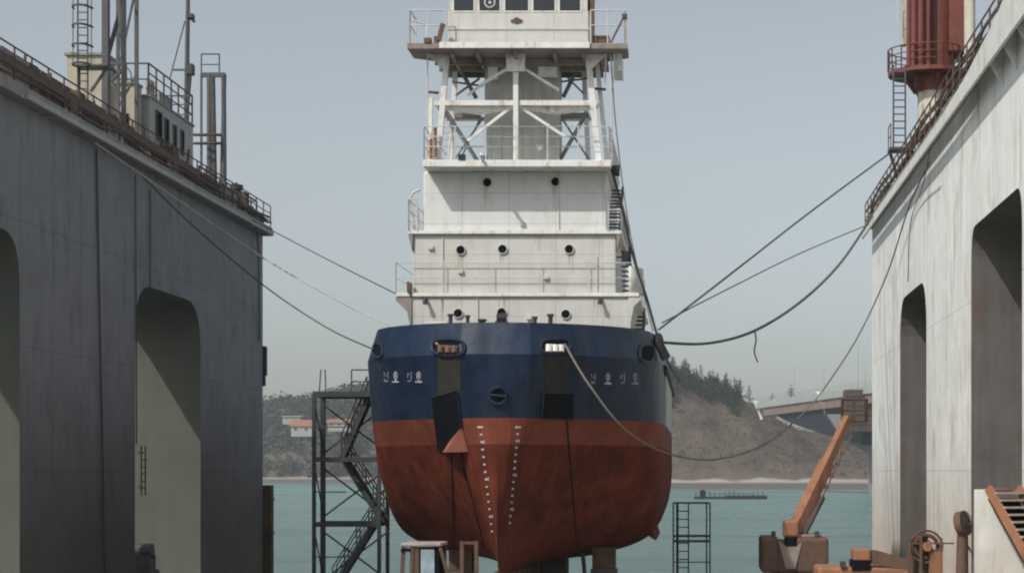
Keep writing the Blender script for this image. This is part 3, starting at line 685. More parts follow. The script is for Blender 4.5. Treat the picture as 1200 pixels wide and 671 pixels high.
# ------------------------------------------------------------------ THE SHIP
CX = -7.3; YB = 62.0
ship = thing('ship', 'blue and red hulled ship with white lattice superstructure, dry docked bow on', 'ship', (CX, 78, -3.9))
k9 = 0.955
LEV = [  # z, [(t aft of stem, half breadth)]
 (5.42, [(0.22, 0), (0.22, .7), (.28, 1.3), (1.2, 2.95), (2.8, 4.45), (5.0, 5.45), (8, 5.85), (14, 6.0), (36, 6.0)]),
 (4.25, [(-.15, 0), (-.15, .7), (-.08, 1.35), (.9, 3.15), (2.6, 4.85), (4.8, 5.8), (7.5, 6.15), (14, 6.18), (36, 6.18)]),
 (3.1, [(.08, 0), (.1, .65), (.22, 1.28), (1.3, 3.0), (3.0, 4.65), (5.1, 5.72), (7.6, 6.15), (14, 6.18), (36, 6.18)]),
 (1.95, [(.30, 0), (.36, .6), (.58, 1.2), (1.75, 2.8), (3.4, 4.45), (5.3, 5.6), (7.8, 6.15), (14, 6.18), (36, 6.18)]),
 (1.0, [(.40, 0), (.5, .48), (.78, .98), (2.1, 2.5), (3.9, 4.2), (5.8, 5.45), (8.1, 6.12), (14, 6.18), (36, 6.18)]),
 (0.0, [(.5, 0), (.62, .34), (.95, .75), (2.4, 2.15), (4.4, 3.9), (6.3, 5.25), (8.5, 6.05), (14, 6.18), (36, 6.18)]),
 (-1.0, [(.55, 0), (.72, .22), (1.15, .52), (2.8, 1.75), (4.9, 3.5), (6.9, 4.95), (8.9, 5.85), (14, 6.15), (36, 6.1)]),
 (-1.9, [(.6, 0), (.8, .14), (1.3, .36), (3.2, 1.35), (5.4, 3.0), (7.5, 4.5), (9.4, 5.5), (14, 6.0), (36, 5.9)]),
 (-2.7, [(.62, 0), (.9, .09), (1.5, .24), (3.7, .98), (6.0, 2.3), (8.2, 3.8), (10, 4.8), (14, 5.6), (34, 5.5)]),
 (-3.3, [(.7, 0), (1.05, .05), (1.8, .15), (4.2, .6), (6.8, 1.5), (9.2, 2.7), (11, 3.6), (15, 4.6), (33, 4.5)]),
 (-3.75, [(1.0, 0), (1.4, .02), (2.2, .06), (5, .25), (8, .7), (10.5, 1.3), (12.5, 2.0), (16, 2.8), (32, 2.8)]),
]
def cr_spline(ps, n):
    out = []
    for i in range(len(ps) - 1):
        p0 = ps[max(i - 1, 0)]; p1 = ps[i]; p2 = ps[i + 1]; p3 = ps[min(i + 2, len(ps) - 1)]
        for k in range(n):
            t = k / n
            out.append(tuple(0.5 * ((2 * p1[j]) + (-p0[j] + p2[j]) * t + (2 * p0[j] - 5 * p1[j] + 4 * p2[j] - p3[j]) * t * t + (-p0[j] + 3 * p1[j] - 3 * p2[j] + p3[j]) * t ** 3) for j in range(len(p1))))
    out.append(tuple(ps[-1])); return out
SUB = 4
rings = []
for z, pl in LEV:
    ext = (2 * pl[2][0] - pl[3][0], 2 * pl[2][1] - pl[3][1])
    c = [tuple(pl[0][q] + (pl[2][q] - pl[0][q]) * k / (2 * SUB) if False else (pl[0][q] + (pl[1][q] - pl[0][q]) * k / SUB if k < SUB else pl[1][q] + (pl[2][q] - pl[1][q]) * (k - SUB) / SUB) for q in (0, 1)) for k in range(2 * SUB)]
    c += cr_spline([ext] + pl[2:], SUB)[SUB:]
    rings.append([(t, max(0, b) * k9, z) for t, b in c])
# interpolate between levels (spline in z below the knuckle)
def interp(lo, hi, n):  # spline across ring indices lo..hi
    res = []
    cols_ = [cr_spline([rings[i][j] for i in range(lo, hi + 1)], n) for j in range(len(rings[0]))]
    for r in range(len(cols_[0])): res.append([cols_[j][r] for j in range(len(cols_))])
    return res
top = interp(0, 1, 2); low_blue = interp(1, 3, 3); low_red = interp(3, len(LEV) - 1, 3)
def sheer(t): return 0.22 * min(1, max(0, t) / 9)
hullmb = MB()
def strip(rs, mi, mb):
    base = len(mb.v); n = len(rs[0]); W = 2 * n - 1
    for r in rs:
        row = [(-b, t, z) for t, b, z in reversed(r)] + [(b, t, z) for t, b, z in r[1:]]
        for x, t, z in row:
            zz = z + (sheer(t) * max(0, (z - 3.1) / 2.3) if z > 3.1 else 0)
            mb.v.append(Vector((CX + x, YB + t, zz)))
    for i in range(len(rs) - 1):
        for j in range(W - 1):
            mb.f.append([base + i * W + j, base + i * W + j + 1, base + (i + 1) * W + j + 1, base + (i + 1) * W + j]); mb.mi.append(mi)
strip(top, 0, hullmb); strip(low_blue, 0, hullmb); strip(low_red[:4], 2, hullmb); strip(low_red[3:], 1, hullmb)
W = 2 * len(top[0]) - 1
# keel closing, transom and foredeck
last0 = len(hullmb.v) - W
kv = len(hullmb.v)
for j in range(W):
    v = hullmb.v[last0 + j]; hullmb.v.append(Vector((CX + (v.x - CX) * 0.05, max(v.y, YB + 1.6), -3.95)))
for j in range(W - 1):
    hullmb.f.append([last0 + j, last0 + j + 1, kv + j + 1, kv + j]); hullmb.mi.append(1)
# deck (slightly below the bulwark top) and transom
dk = [hullmb.v[j].copy() for j in range(W)]
b0 = len(hullmb.v)
for v in dk: hullmb.v.append(Vector((CX + (v.x - CX) * 0.985, v.y + 0.15 if v.y < 90 else v.y, v.z)))
for v in dk: hullmb.v.append(Vector((CX + (v.x - CX) * 0.985, v.y + 0.15 if v.y < 90 else v.y, 4.3)))
for j in range(W - 1):
    hullmb.f.append([j, j + 1, b0 + j + 1, b0 + j]); hullmb.mi.append(0)
    hullmb.f.append([b0 + j, b0 + j + 1, b0 + W + j + 1, b0 + W + j]); hullmb.mi.append(0)
hullmb.f.append([b0 + W + j for j in range(W)]); hullmb.mi.append(0)
hullmb.f.append([0 + 0, W - 1, last0 + W - 1, last0]); hullmb.mi.append(1)
tree = BVHTree.FromPolygons([tuple(v) for v in hullmb.v], [f for f in hullmb.f[:(W - 1) * (len(top) + len(low_blue) + len(low_red) - 3)]])
hull = hullmb.build('hull', [M['blue'], M['red'], M['redband']], ship, smooth=16)
def hit(px, py, off=0.02):
    d = P(px, py, 1).normalized(); loc, nrm, i, dist = tree.ray_cast(Vector((0, 0, 0)), d)
    if loc is None: loc, nrm, i, dist = tree.find_nearest(P(px, py, 68.5))
    if nrm.dot(d) > 0: nrm = -nrm
    return loc + nrm * off
def patch(mb, quad, n=6, m=6, off=0.02):
    """thin plate lying on the hull inside a quad of photograph bearings"""
    q = [Vector(p) for p in quad]; g = []
    for i in range(n + 1):
        for j in range(m + 1):
            a = q[0].lerp(q[1], j / m); b = q[3].lerp(q[2], j / m); c = a.lerp(b, i / n)
            h = hit(c.x, c.y, off)
            if h is None: return
            g.append(h)
    k = len(mb.v); mb.v += g
    for i in range(n):
        for j in range(m):
            a = k + i * (m + 1) + j; mb.f.append([a, a + 1, a + m + 2, a + m + 1]); mb.mi.append(0)
def rect(x0, x1, y0, y1): return [(x0, y0), (x1, y0), (x1, y1), (x0, y1)]
def ring_pts(cx, cy, rx, ry, off, n=20, pw=1.0):
    out = []
    for k in range(n):
        a = 2 * math.pi * k / n; c, s = math.cos(a), math.sin(a)
        h = hit(cx + rx * math.copysign(abs(c) ** pw, c), cy + ry * math.copysign(abs(s) ** pw, s), off)
        if h is not None: out.append(h)
    return out
def fan(mb, pts, c):
    k = len(mb.v); mb.v += pts + [c]; n = len(pts)
    for i in range(n): mb.f.append([k + i, k + (i + 1) % n, k + n]); mb.mi.append(0)
# olive patches, dark anchor pockets, fairing
for q in (rect(513, 540, 417, 462), rect(639, 666, 417, 462)):
    mb = MB(); patch(mb, q, off=0.015); mb.build('chafing_patch', M['olive'], hull)
for q, nm in (([(507, 465), (536, 457), (542, 497), (515, 528)], 0), ([(637, 460), (671, 460), (671, 490), (634, 489)], 1)):
    mb = MB(); patch(mb, q, 8, 8, off=0.05)
    o = mb.build('anchor_pocket', M['dark'], hull)
    s = o.modifiers.new('thick', 'SOLIDIFY'); s.thickness = 0.06; s.offset = 0
    rim = MB(); pts = []
    Q = [Vector(p) for p in q]
    for a, b in zip(Q, Q[1:] + Q[:1]):
        for i in range(5): c = a.lerp(b, i / 5); pts.append(hit(c.x, c.y, 0.05))
    rim.tube(pts, 0.035, 5, closed=True); rim.build('pocket_rim', M['blue'], hull)
mb = MB(); p0 = hit(519, 529, 0.02); p1 = hit(549, 529, 0.02); p2 = hit(541, 500, 0.02); p3 = hit(545, 529, 0.02)
ap = hit(535, 524, 0.55)
mb.add([p0, p1, p2, ap, hit(527, 516, .02)], [(0, 1, 3), (1, 2, 3), (2, 4, 3), (4, 0, 3), (0, 4, 2, 1)]); mb.build('bolster', M['redlit'], hull)
# openings in the bulwark
for cx, cy, rx, ry, white_in in ((526, 407, 19, 9, 0), (650, 406, 17, 8.5, 1), (444, 411, 5.5, 8, 0), (757, 414, 8, 10, 0)):
    mb = MB(); pts = ring_pts(cx, cy, rx, ry, 0.03, 20, 0.7); fan(mb, pts, hit(cx, cy, 0.03)); op = mb.build('mooring_port', M['dark'], hull)
    rim = MB(); rim.tube(ring_pts(cx, cy, rx, ry, 0.05, 20, 0.7), 0.055, 6, closed=True); rim.build('rim', M['blue'], op)
    g = MB()
    if rx > 10:
        for dx in (-rx * 0.45, 0, rx * 0.4): a = hit(cx + dx, cy + ry * .8, .06); b = hit(cx + dx, cy - ry * .1, .06); g.tube([a, b], 0.12, 8)
        g.tube([hit(cx - rx * .6, cy - 1, .07), hit(cx + rx * .6, cy + 1, .07)], 0.06, 6)
        build_each(g, 'roller', M['white2'] if white_in else M['machine'], op)
mb = MB(); fan(mb, ring_pts(584, 463, 10, 10, 0.03), hit(584, 463, 0.03)); op = mb.build('bow_fairlead', M['dark'], hull)
MB().tube(ring_pts(584, 463, 10, 10, 0.06), 0.06, 6, closed=True).tube([hit(575, 462, .07), hit(593, 464, .07)], 0.05, 6).build('rim', M['blue'], op)
# worn white lettering on both bows (illegible syllable blocks)
def syll(mb, x, y, kind_):
    s = mb
    if kind_ == 0:
        for a in (rect(x - 3, x - 1, y - 6, y - 4), rect(x + 1.5, x + 2.7, y - 7, y + 1), rect(x - 2.5, x + 1, y - 3, y - 1.6), rect(x - 2, x + 2.5, y + 3, y + 5), rect(x - 2.4, x - 1.2, y + 1, y + 5)): patch(s, a, 1, 1)
    elif kind_ == 1:
        for a in (rect(x - 1.6, x + 1.6, y - 7, y - 5.4), rect(x - 3, x + 3, y - 4.6, y - 3.4), rect(x - 2.2, x + 2.2, y - 2.4, y - 1), rect(x - 2.2, x - 1, y - 1, y + 1), rect(x + 1, x + 2.2, y - 1, y + 1), rect(x - .8, x + .8, y + 1, y + 4), rect(x - 4, x + 4, y + 4, y + 5.8)): patch(s, a, 1, 1)
    else:
        for a in (rect(x - 2.4, x + .4, y - 5, y - 3.8), rect(x - 2.4, x - 1.2, y - 5, y), rect(x + 1.6, x + 2.8, y - 7, y + 3), rect(x - 2, x + 2, y + 3.4, y + 4.8)): patch(s, a, 1, 1)
for xs, side in (((453, 464, 480, 491), 0), ((695, 712, 729, 744), 1)):
    for i, x in enumerate(xs):
        mb = MB(); syll(mb, x, 442 + (2 if side else 0), (0, 1, 2, 1)[i])
        mb.build('lettering', M['mark'] if (i == 1 or (i == 3 and not side)) else M['markdim'], hull)
# draft marks running down both sides of the stem
for (x0, y0, x1, y1) in ((563, 500, 577, 622), (607, 500, 597, 612)):
    mb = MB(); n = 15
    for i in range(n):
        f = i / (n - 1); x = x0 + (x1 - x0) * f; y = y0 + (y1 - y0) * f; s = 3.4 if i == 0 else 1.5 - 0.4 * f
        patch(mb, rect(x - s, x + s, y - 1.1, y + 1.1), 1, 2)
        if i % 5 == 2: patch(mb, rect(x + 2, x + 3, y - 2, y + 2), 1, 1)
    mb.build('draft_marks', M['mark'], hull)
# drips / seams: thin lines down the plating, rubbing strake and bilge fin
mb = MB()
for (x0, y0, x1, y1) in ((529, 530, 533, 640), (540, 530, 568, 640), (664, 492, 676, 640), (536, 497, 546, 560)):
    pts = [hit(x0 + (x1 - x0) * i / 12, y0 + (y1 - y0) * i / 12, 0.01) for i in range(13)]; mb.tube([p for p in pts if p], 0.03, 4)
build_each(mb, 'drain_line', M['dark'], hull)
a = hit(752, 627, 0); b = hit(766, 625, 0); 
mb = MB().prism([(CX + 4.9, 73.6, -2.55), (CX + 5.55, 73.6, -2.98), (CX + 5.35, 73.6, -2.3)], (0, 9, 0)).prism([(CX - 4.9, 76.6, -2.55), (CX - 5.5, 76.6, -2.9), (CX - 5.35, 76.6, -2.3)], (0, 6, 0))
build_each(mb, 'bilge_keel', M['red'], hull)
mb = MB()
for s in (-1, 1):
    mb.tube([(CX + s * (6.18 * k9 + .05), y, 4.35) for y in (72, 80, 97)], 0.14, 8)
build_each(mb, 'rubbing_strake', M['black'], hull)
# black side fender and bracket at the right shoulder
mb = MB(); mb.tube([hit(768, 396, .12), hit(777, 402, .2), P(781, 420, 68.5)], 0.2, 8); mb.build('shoulder_fender', M['black'], ship)
mb = MB().box(CX + 5.86, CX + 5.98, 75, 92, 2.0, 4.2); mb.build('side_panel', M['funnel'], ship)

# ---- foredeck gear seen over the bulwark
wn = MB(); c = P(588, 382, 65)
wn.box(c.x - .24, c.x + .24, 64.8, 65.4, 4.32, 5.7).cyl((c.x - .18, 65, 5.82), (c.x + .18, 65, 5.82), .2, 12).cyl((c.x - .35, 65.1, 5.55), (c.x + .4, 65.1, 5.55), .13, 10)
wn.build('windlass', M['black'], ship)
for px, h, r in ((528, 6.0, .08), (548, 5.95, .07), (627, 5.9, .07), (645, 6.0, .09), (565, 5.8, .12)):
    MB().cyl((XW(px, 66), 66, 4.32), (XW(px, 66), 66, h), r, 10).cyl((XW(px, 66), 66, h), (XW(px, 66), 66, h + .08), r * 1.5, 10).build('bollard', M['steel'], ship)
MB().box(XW(497, 66.5), XW(524, 66.5), 66.5, 67.2, 4.32, 5.83).build('locker', M['white'], ship, bevel=0.03)

# ---- accommodation tiers
Yf = 69.0
def porthole(px, py, Y, parent, r=0.17):
    c = P(px, py, Y)
    p = MB().disc((c.x, Y - 0.05, c.z), r, (0, 0.049, 0)).build('porthole', M['dark'], parent)
    mb = MB().tube([Vector((c.x + (r + .02) * math.cos(a), Y - 0.05, c.z + (r + .02) * math.sin(a))) for a in [2 * math.pi * k / 20 for k in range(20)]], 0.022, 5, closed=True)
    mb.build('rim', M['white'], p)
def tier(name, pxl, pxr, z0, z1, y0, y1, m='white'):
    return MB().box(XW(pxl, y0), XW(pxr, y0), y0, y1, z0, z1).build(name, M[m], ship, bevel=0.06)
t1 = tier('lower_deckhouse', 482, 737, 4.32, 7.05, Yf, 80)
t2 = tier('middle_deckhouse', 484, 722, 7.2, 9.58, Yf + .08, 79)
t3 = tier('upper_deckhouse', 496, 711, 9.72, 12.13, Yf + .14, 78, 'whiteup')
for x, y in ((537, 367), (588, 366), (663, 368)): porthole(x, y, Yf, t1)
for x, y in ((540, 293), (589, 292), (667, 292)): porthole(x, y, Yf + .08, t2)
for x, y in ((571, 214), (651, 213)): porthole(x, y, Yf + .14, t3)
# deck slabs with curved brackets
def slab(name, pxl, pxr, z0, z1, y0, y1, m='white2'): return MB().box(XW(pxl, y0), XW(pxr, y0), y0, y1, z0, z1).build(name, M[m], ship, bevel=0.02)
s1 = slab('walkway_deck', 464, 749, 7.05, 7.2, Yf - .1, 82)
s2 = slab('walkway_deck', 478, 728, 9.58, 9.72, Yf - .06, 80)
s3 = slab('top_deck', 495.5, 716, 12.13, 12.4, 68.0, 78.2)
# side plating that flares out under deck one
for sgn, xa, xb in ((-1, XW(482, Yf), XW(464, Yf)), (1, XW(737, Yf), XW(750, Yf))):
    mb = MB(); prf = [(xb, 7.04), (xb, 6.9), (xb - sgn * .25, 6.66), (xa + sgn * .16, 6.45), (xa + sgn * .07, 6.0), (xa + sgn * .03, 5.2), (xa - sgn * .02, 5.2), (xa - sgn * .02, 7.04)]
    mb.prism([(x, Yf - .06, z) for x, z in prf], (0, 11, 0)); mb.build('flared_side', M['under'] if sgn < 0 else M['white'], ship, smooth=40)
for sgn, xa, xb in ((-1, XW(484, Yf), XW(479, Yf)), (1, XW(722, Yf), XW(727, Yf))):
    MB().prism([(xb, Yf - .03, 9.57), (xb, Yf - .03, 9.45), (xa + sgn * .03, Yf - .03, 8.9), (xa, Yf - .03, 9.57)], (0, .5, 0)).build('bracket', M['under'], ship)
# curved bulwark at the right of deck one
mb = MB(); prf = []
cxr = XW(744, Yf)
for k in range(9):
    a = math.pi / 2 * k / 8; prf.append((XW(737, Yf) + 0.55 * math.sin(a), Yf - .02 + 1.4 * (1 - math.cos(a))))
mb.v = [Vector((x, y, z)) for z in (7.2, 7.5, 8.3) for x, y in prf]; n9 = len(prf)
mb.f = [[i * n9 + j, i * n9 + j + 1, (i + 1) * n9 + j + 1, (i + 1) * n9 + j] for i in range(2) for j in range(n9 - 1)]; mb.mi = [0] * len(mb.f)
o = mb.build('curved_bulwark', M['white'], ship, smooth=50); s = o.modifiers.new('thick', 'SOLIDIFY'); s.thickness = 0.06
# rails
def rl(name, pts, h, **k): return MB().rail(pts, h, **k).build(name, M['rail'], ship)
ya = Yf - .08
rl('guard_rail', [(XW(464, ya), 76, 7.2), (XW(464, ya), ya, 7.2), (XW(745, ya), ya, 7.2), (XW(749, ya), 76, 7.2)], 1.22, r=.02, step=1.9)
rl('guard_rail', [(XW(479, ya), 76, 9.72), (XW(479, ya), ya, 9.72), (XW(489, ya), ya, 9.72)], 1.25, r=.028, step=1.2, mids=(.33, .66))
rl('guard_rail', [(XW(713, ya), ya, 9.72), (XW(728, ya), ya, 9.72), (XW(728, ya), 77, 9.72)], 1.25, r=.028, step=1.2, mids=(.33, .66))
rl('guard_rail', [(XW(497, 68.1), 77, 12.4), (XW(497, 68.1), 68.1, 12.4), (XW(714, 68.1), 68.1, 12.4), (XW(714, 68.1), 77, 12.4)], 1.35, r=.028, step=1.3, mids=(.4, .7))
# davit and aerials left of tier three
mb = MB().tube([P(486, 271, 69.2), P(480, 235, 69.2), P(484, 226, 69.2), P(492, 222, 69.2)], .05, 6).tube([P(488, 236, 69.3), P(492, 270, 69.3)], .04, 5).tube([P(478, 240, 69.3), P(486, 222, 69.3)], .025, 5)
mb.build('davit', M['rail'], ship)
# stairs on the starboard side seen beyond the tier ends
mb = MB()
for (x0, y0_, z0, y1_, z1) in ((XW(743, 70), 71, 4.32, 74, 7.05), (XW(726, 70), 76, 7.2, 73, 9.6), (XW(717, 70), 70.2, 9.72, 73.4, 12.2)):
    mb.ladder((x0, y0_, z0), (x0, y1_, z1), .6, .06, .28)
build_each(mb, 'side_stairs', M['greysteel'], ship)
for px, py in ((722, 200), (733, 301)):
    c = P(px, py, 69.3); MB().box(c.x - .14, c.x + .14, 69.2, 69.5, c.z - .2, c.z + .22).bar((c.x - .4, 69.4, c.z), (c.x, 69.4, c.z), .06).build('floodlight', M['black'], ship, bevel=.03)
MB().bar(P(482, 347, 68.95), P(478, 330, 68.95), .12).box(XW(477, 68.9), XW(483, 68.9), 68.85, 68.95, 7.22, 7.6).build('deck_fitting', M['machine'], ship)
for (a, b, c_, d) in ((498, 352, 507, 366), (703, 352, 708, 362)): MB().bar(P(a, b, Yf - .3), P(a + 1, b - 3, Yf - .02), .09).cyl(P(a, b, Yf - .3), P(a, b + 4, Yf - .32), .09, 8).build('wall_lamp', M['steel'], ship)
MB().cyl((XW(568, 68.4), 68.4, 12.5), (XW(568, 68.4), 68.4, 12.62), .1).box(XW(537, 68), XW(545, 68), 67.96, 68.2, 12.4, 12.62).build('deck_fitting', M['black'], ship)
# shadow-casting pole off the top deck edge
MB().bar((XW(566, 68), 68.3, 12.3), (XW(564, 67.4), 67.3, 12.5), .09).build('boom_arm', M['white2'], ship)

# pipes, conduit, small vents and drip stains on the deckhouse fronts
def pipe(name, pts, r, m, par): return MB().tube(pts, r, 6).build(name, M[m], par)
for px, y0_, y1_, yy, par in ((655, 272, 200, Yf + .1, t3), (519, 345, 276, Yf + .04, t2), (700, 345, 300, Yf + .04, t2), (560, 378, 349, Yf - .04, t1)):
    pipe('conduit', [P(px, y0_, yy), P(px, y1_, yy)], .02, 'white', par)
for px, py, yy, par in ((612, 262, Yf + .1, t3), (540, 318, Yf + .04, t2), (640, 325, Yf + .04, t2), (505, 290, Yf + .04, t2), (620, 372, Yf - .03, t1)):
    c = P(px, py, yy); MB().box(c.x - .1, c.x + .1, yy - .06, yy + .035, c.z - .08, c.z + .08).build('junction_box', M['white'], par, bevel=.01)
random.seed(21)
for px, py, yy, par, n in ((540, 299, Yf + .08, t2, 3), (589, 298, Yf + .08, t2, 3), (667, 298, Yf + .08, t2, 3), (571, 220, Yf + .14, t3, 2), (651, 219, Yf + .14, t3, 3), (588, 350, Yf, t1, 3), (520, 350, Yf, t1, 3), (700, 350, Yf, t1, 3), (630, 276, Yf + .08, t2, 3), (700, 277, Yf + .08, t2, 2)):
    for k in range(n):
        c = P(px + random.uniform(-4, 4), py, yy); l = random.uniform(.3, 1.0); w_ = random.uniform(.012, .03)
        MB().add([(c.x - w_, yy - .004, c.z), (c.x + w_, yy - .004, c.z), (c.x + w_ * .3, yy - .004, c.z - l), (c.x - w_ * .3, yy - .004, c.z - l)], [(0, 1, 2, 3)]).build('rust_streak', M['ruststain'], par)
# ---- open lattice tower
tw = []
def col(a, b, w_, name='column', m='white2'): return MB().bar(a, b, w_).build(name, M[m], ship)
ZB, ZT = 12.4, 16.75
col((XW(513, 68.6), 68.6, ZB), (XW(524, 68.6), 68.6, ZT), .21); col((XW(702, 68.6), 68.6, ZB), (XW(689, 68.6), 68.6, ZT), .24)
col((XW(604.5, 68.5), 68.5, ZB), (XW(604.5, 68.5), 68.5, ZT), .2)
col((XW(503, 69.1), 69.1, ZB), (XW(505, 69.1), 69.1, ZB + 2.7), .16); col((XW(712, 69.1), 69.1, ZB), (XW(699, 69.1), 69.1, ZT), .18)
col((XW(526, 71), 71.2, ZB), (XW(533, 71), 71.2, 16.71), .2); col((XW(690, 71), 71.2, ZB), (XW(684, 71), 71.2, 16.71), .2)
zm = ZW(121, 68.6)
mb = MB().bar((XW(510, 68.6), 68.6, zm), (XW(700, 68.6), 68.6, zm), .2, .2).bar((XW(523, 71), 71.2, zm - .1), (XW(694, 71), 71.2, zm - .1), .14, .16)
mb.bar((XW(511, 68.6), 68.6, zm), (XW(523, 71.2), 71.2, zm), .14).bar((XW(700, 68.6), 68.6, zm), (XW(694, 71.2), 71.2, zm), .14)
mb.prism([(XW(512, 68.5), 68.7, zm - .1), (XW(600, 68.5), 68.7, zm - .1), (XW(560, 68.5), 68.7, zm - .34), (XW(530, 68.5), 68.7, zm - .2)], (0, .6, 0)).prism([(XW(608, 68.5), 68.7, zm - .1), (XW(698, 68.5), 68.7, zm - .1), (XW(676, 68.5), 68.7, zm - .2), (XW(650, 68.5), 68.7, zm - .34)], (0, .6, 0))
build_each(mb, 'cross_beam', M['white2'], ship)
mb = MB()
for a, b, Y, w_ in (((596, 80), (566, 98), 68.6, .11), ((613, 80), (655, 106), 68.6, .11), ((566, 98), (548, 112), 69.2, .09),
                    ((596, 128), (548, 165), 68.7, .11), ((613, 128), (662, 160), 68.7, .11)):
    mb.bar(P(*a, Y), P(*b, Y), w_)
build_each(mb, 'front_brace', M['white2'], ship)
mb = MB()
for a, b, Y, w_ in (((521, 128), (559, 188), 70.6, .17), ((685, 137), (656, 188), 70.6, .15), ((541, 84), (558, 115), 71, .17), ((675, 84), (660, 114), 71, .15),
                    ((566, 138), (546, 168), 71, .07), ((658, 138), (692, 190), 71, .08), ((546, 168), (532, 188), 71, .06), ((562, 92), (534, 112), 71, .08), ((664, 90), (684, 110), 71, .07),
                    ((530, 96), (566, 101), 71.1, .07), ((657, 96), (690, 92), 71.1, .07), ((530, 172), (567, 172), 71, .05), ((656, 172), (692, 172), 71, .05), ((562, 140), (540, 186), 71.1, .05), ((664, 160), (690, 160), 71.1, .05)):
    mb.bar(P(*a, Y), P(*b, Y), w_)
mb.box(XW(532, 71), XW(562, 71), 71, 71.6, ZW(138, 71), ZW(132, 71)).box(XW(658, 71), XW(690, 71), 71, 71.6, ZW(138, 71), ZW(132, 71))
build_each(mb, 'inner_brace', M['braceg'], ship)
# narrow stair in the left bay
MB().ladder(P(519, 186, 70), P(526, 140, 70.8), .4, .035, .3).build('tower_ladder', M['rail'], ship)
mb = MB().box(XW(568, 69.9), XW(655, 69.9), 69.9, 71.5, 12.4, 16.71)
for k in range(7):
    x = XW(568, 69.9) + (k + .5) * (XW(655, 69.9) - XW(568, 69.9)) / 7; mb.box(x - .03, x + .03, 69.84, 69.901, 12.41, 16.4)
mb.build('funnel_casing', M['funnel'], ship)
for a, b in (((501, 62), (501, 186)), ((716, 64), (717, 190)), ((724, 62), (716, 112)), ((710, 62), (709, 100))):
    MB().cyl(P(*a, 68.2), P(*b, 68.4), .03, 5).build('stay_wire', M['rail'], ship)
build_each(MB().bar(P(502, 108, 68.8), P(514, 109, 68.8), .09).bar(P(697, 104, 68.8), P(710, 105, 68.8), .09), 'bracket_arm', M['machine'], ship)
for x0, x1, y0_, y1_ in ((503, 507, 163, 186), (508, 512, 150, 184)):
    MB().cyl(P((x0 + x1) / 2, y1_, 68.25), P((x0 + x1) / 2, y0_, 68.25), .07, 8).build('rusty_pipe', M['orange'], ship)

# ---- bridge platform and wheelhouse
Yp = 67.6
xa, xb, xc_, xd = XW(477, Yp), XW(505, Yp), XW(708, Yp), XW(735, Yp)
bd = MB().prism([(xa, Yp, 16.72), (xd, Yp, 16.72), (xd, 69.2, 16.72), (xc_, 69.8, 16.72), (xc_, 71.6, 16.72), (xb, 71.6, 16.72), (xb, 69.8, 16.72), (xa, 69.2, 16.72)], (0, 0, .23)).build('bridge_deck', M['under'], ship, bevel=.02)
MB().box(XW(515, Yp - .03), XW(691, Yp), Yp - .08, Yp - .003, 16.74, 16.97).build('deck_edge', M['white2'], bd)
mb = MB()
for x in (530, 560, 604, 650, 684): mb.bar((XW(x, 68), Yp + .3, 16.6), (XW(x, 68), 71.4, 16.6), .12, .24)
for y in (69.1, 70.2, 71.3): mb.bar((XW(505, 68), y, 16.56), (XW(702, 68), y, 16.56), .12, .26)
build_each(mb, 'deck_beam', M['under'], bd)
mb = MB()
for s, x0, x1 in ((1, 500, 523), (-1, 712, 691)):
    mb.prism([(XW(x0, 68.6), 68.45, 16.71), (XW(x1, 68.6), 68.45, 16.71), (XW(x1, 68.6), 68.45, 16.05)], (0, .1, 0))
mb.prism([(XW(593, 68.4), 68.33, 16.71), (XW(616, 68.4), 68.33, 16.71), (XW(615, 68.4), 68.33, 16.0), (XW(594, 68.4), 68.33, 16.0)], (0, .03, 0))
build_each(mb, 'gusset', M['white2'], bd)
MB().box(XW(718, 68), XW(728, 68), 68.3, 70, 16.0, 16.71).build('cable_box', M['white2'], bd)
build_each(MB().box(XW(571, 69), XW(582, 69), 69.2, 69.6, 15.95, 16.4).box(XW(630, 69), XW(652, 69), 69.2, 69.6, 16.05, 16.4), 'vent_box', M['white2'], bd)
Yw = 68.1
wh = MB().box(XW(525, Yw), XW(690, Yw), Yw, 71.5, 16.96, 18.36).box(XW(525, Yw), XW(690, Yw), Yw, 71.5, 19.2, 19.75).build('wheelhouse', M['white'], ship, bevel=.04)
MB().box(XW(527, Yw), XW(688, Yw), Yw + .12, 71.4, 18.3, 19.25).build('window_band', M['dark'], wh)
for x0, x1 in ((532, 555), (562, 585.5), (592, 619), (625, 650), (656, 680)):
    z0, z1 = ZW(13, Yw), 19.12
    wdw = MB().box(XW(x0, Yw), XW(x1, Yw), Yw + .03, Yw + .1, z0, z1).build('window', M['glass'], wh)
    f = MB(); a, b = XW(x0, Yw), XW(x1, Yw)
    for q in ((a - .05, b + .05, z0 - .05, z0), (a - .05, b + .05, z1, z1 + .05), (a - .05, a, z0, z1), (b, b + .05, z0, z1)): f.box(q[0], q[1], Yw - .02, Yw + .11, q[2], q[3])
    f.build('frame', M['white2'], wdw)
mb = MB()
for x0, x1 in ((525, 532), (555, 562), (585.5, 592), (619, 625), (650, 656), (680, 690)): mb.box(XW(x0, Yw) + .052, XW(x1, Yw) - .052, Yw, Yw + .11, 18.362, 19.198)
build_each(mb, 'mullion', M['white'], wh)
cw = P(574, 3, Yw)
MB().tube([Vector((cw.x + .2 * math.cos(a), Yw + .01, cw.z + .2 * math.sin(a))) for a in [2 * math.pi * k / 18 for k in range(18)]], .035, 5, closed=True).disc((cw.x, Yw - .005, cw.z), .06, (0, .02, 0)).build('clear_view_screen', M['rail'], wh)
MB().box(XW(523, Yw), XW(692, Yw), Yw - .15, 71.7, 19.752, 19.9).build('roof', M['white2'], wh)
MB().box(XW(522, Yw), XW(691, Yw), Yw - .03, Yw - .003, ZW(35, Yw), ZW(33, Yw)).build('trim_strip', M['rail'], wh)
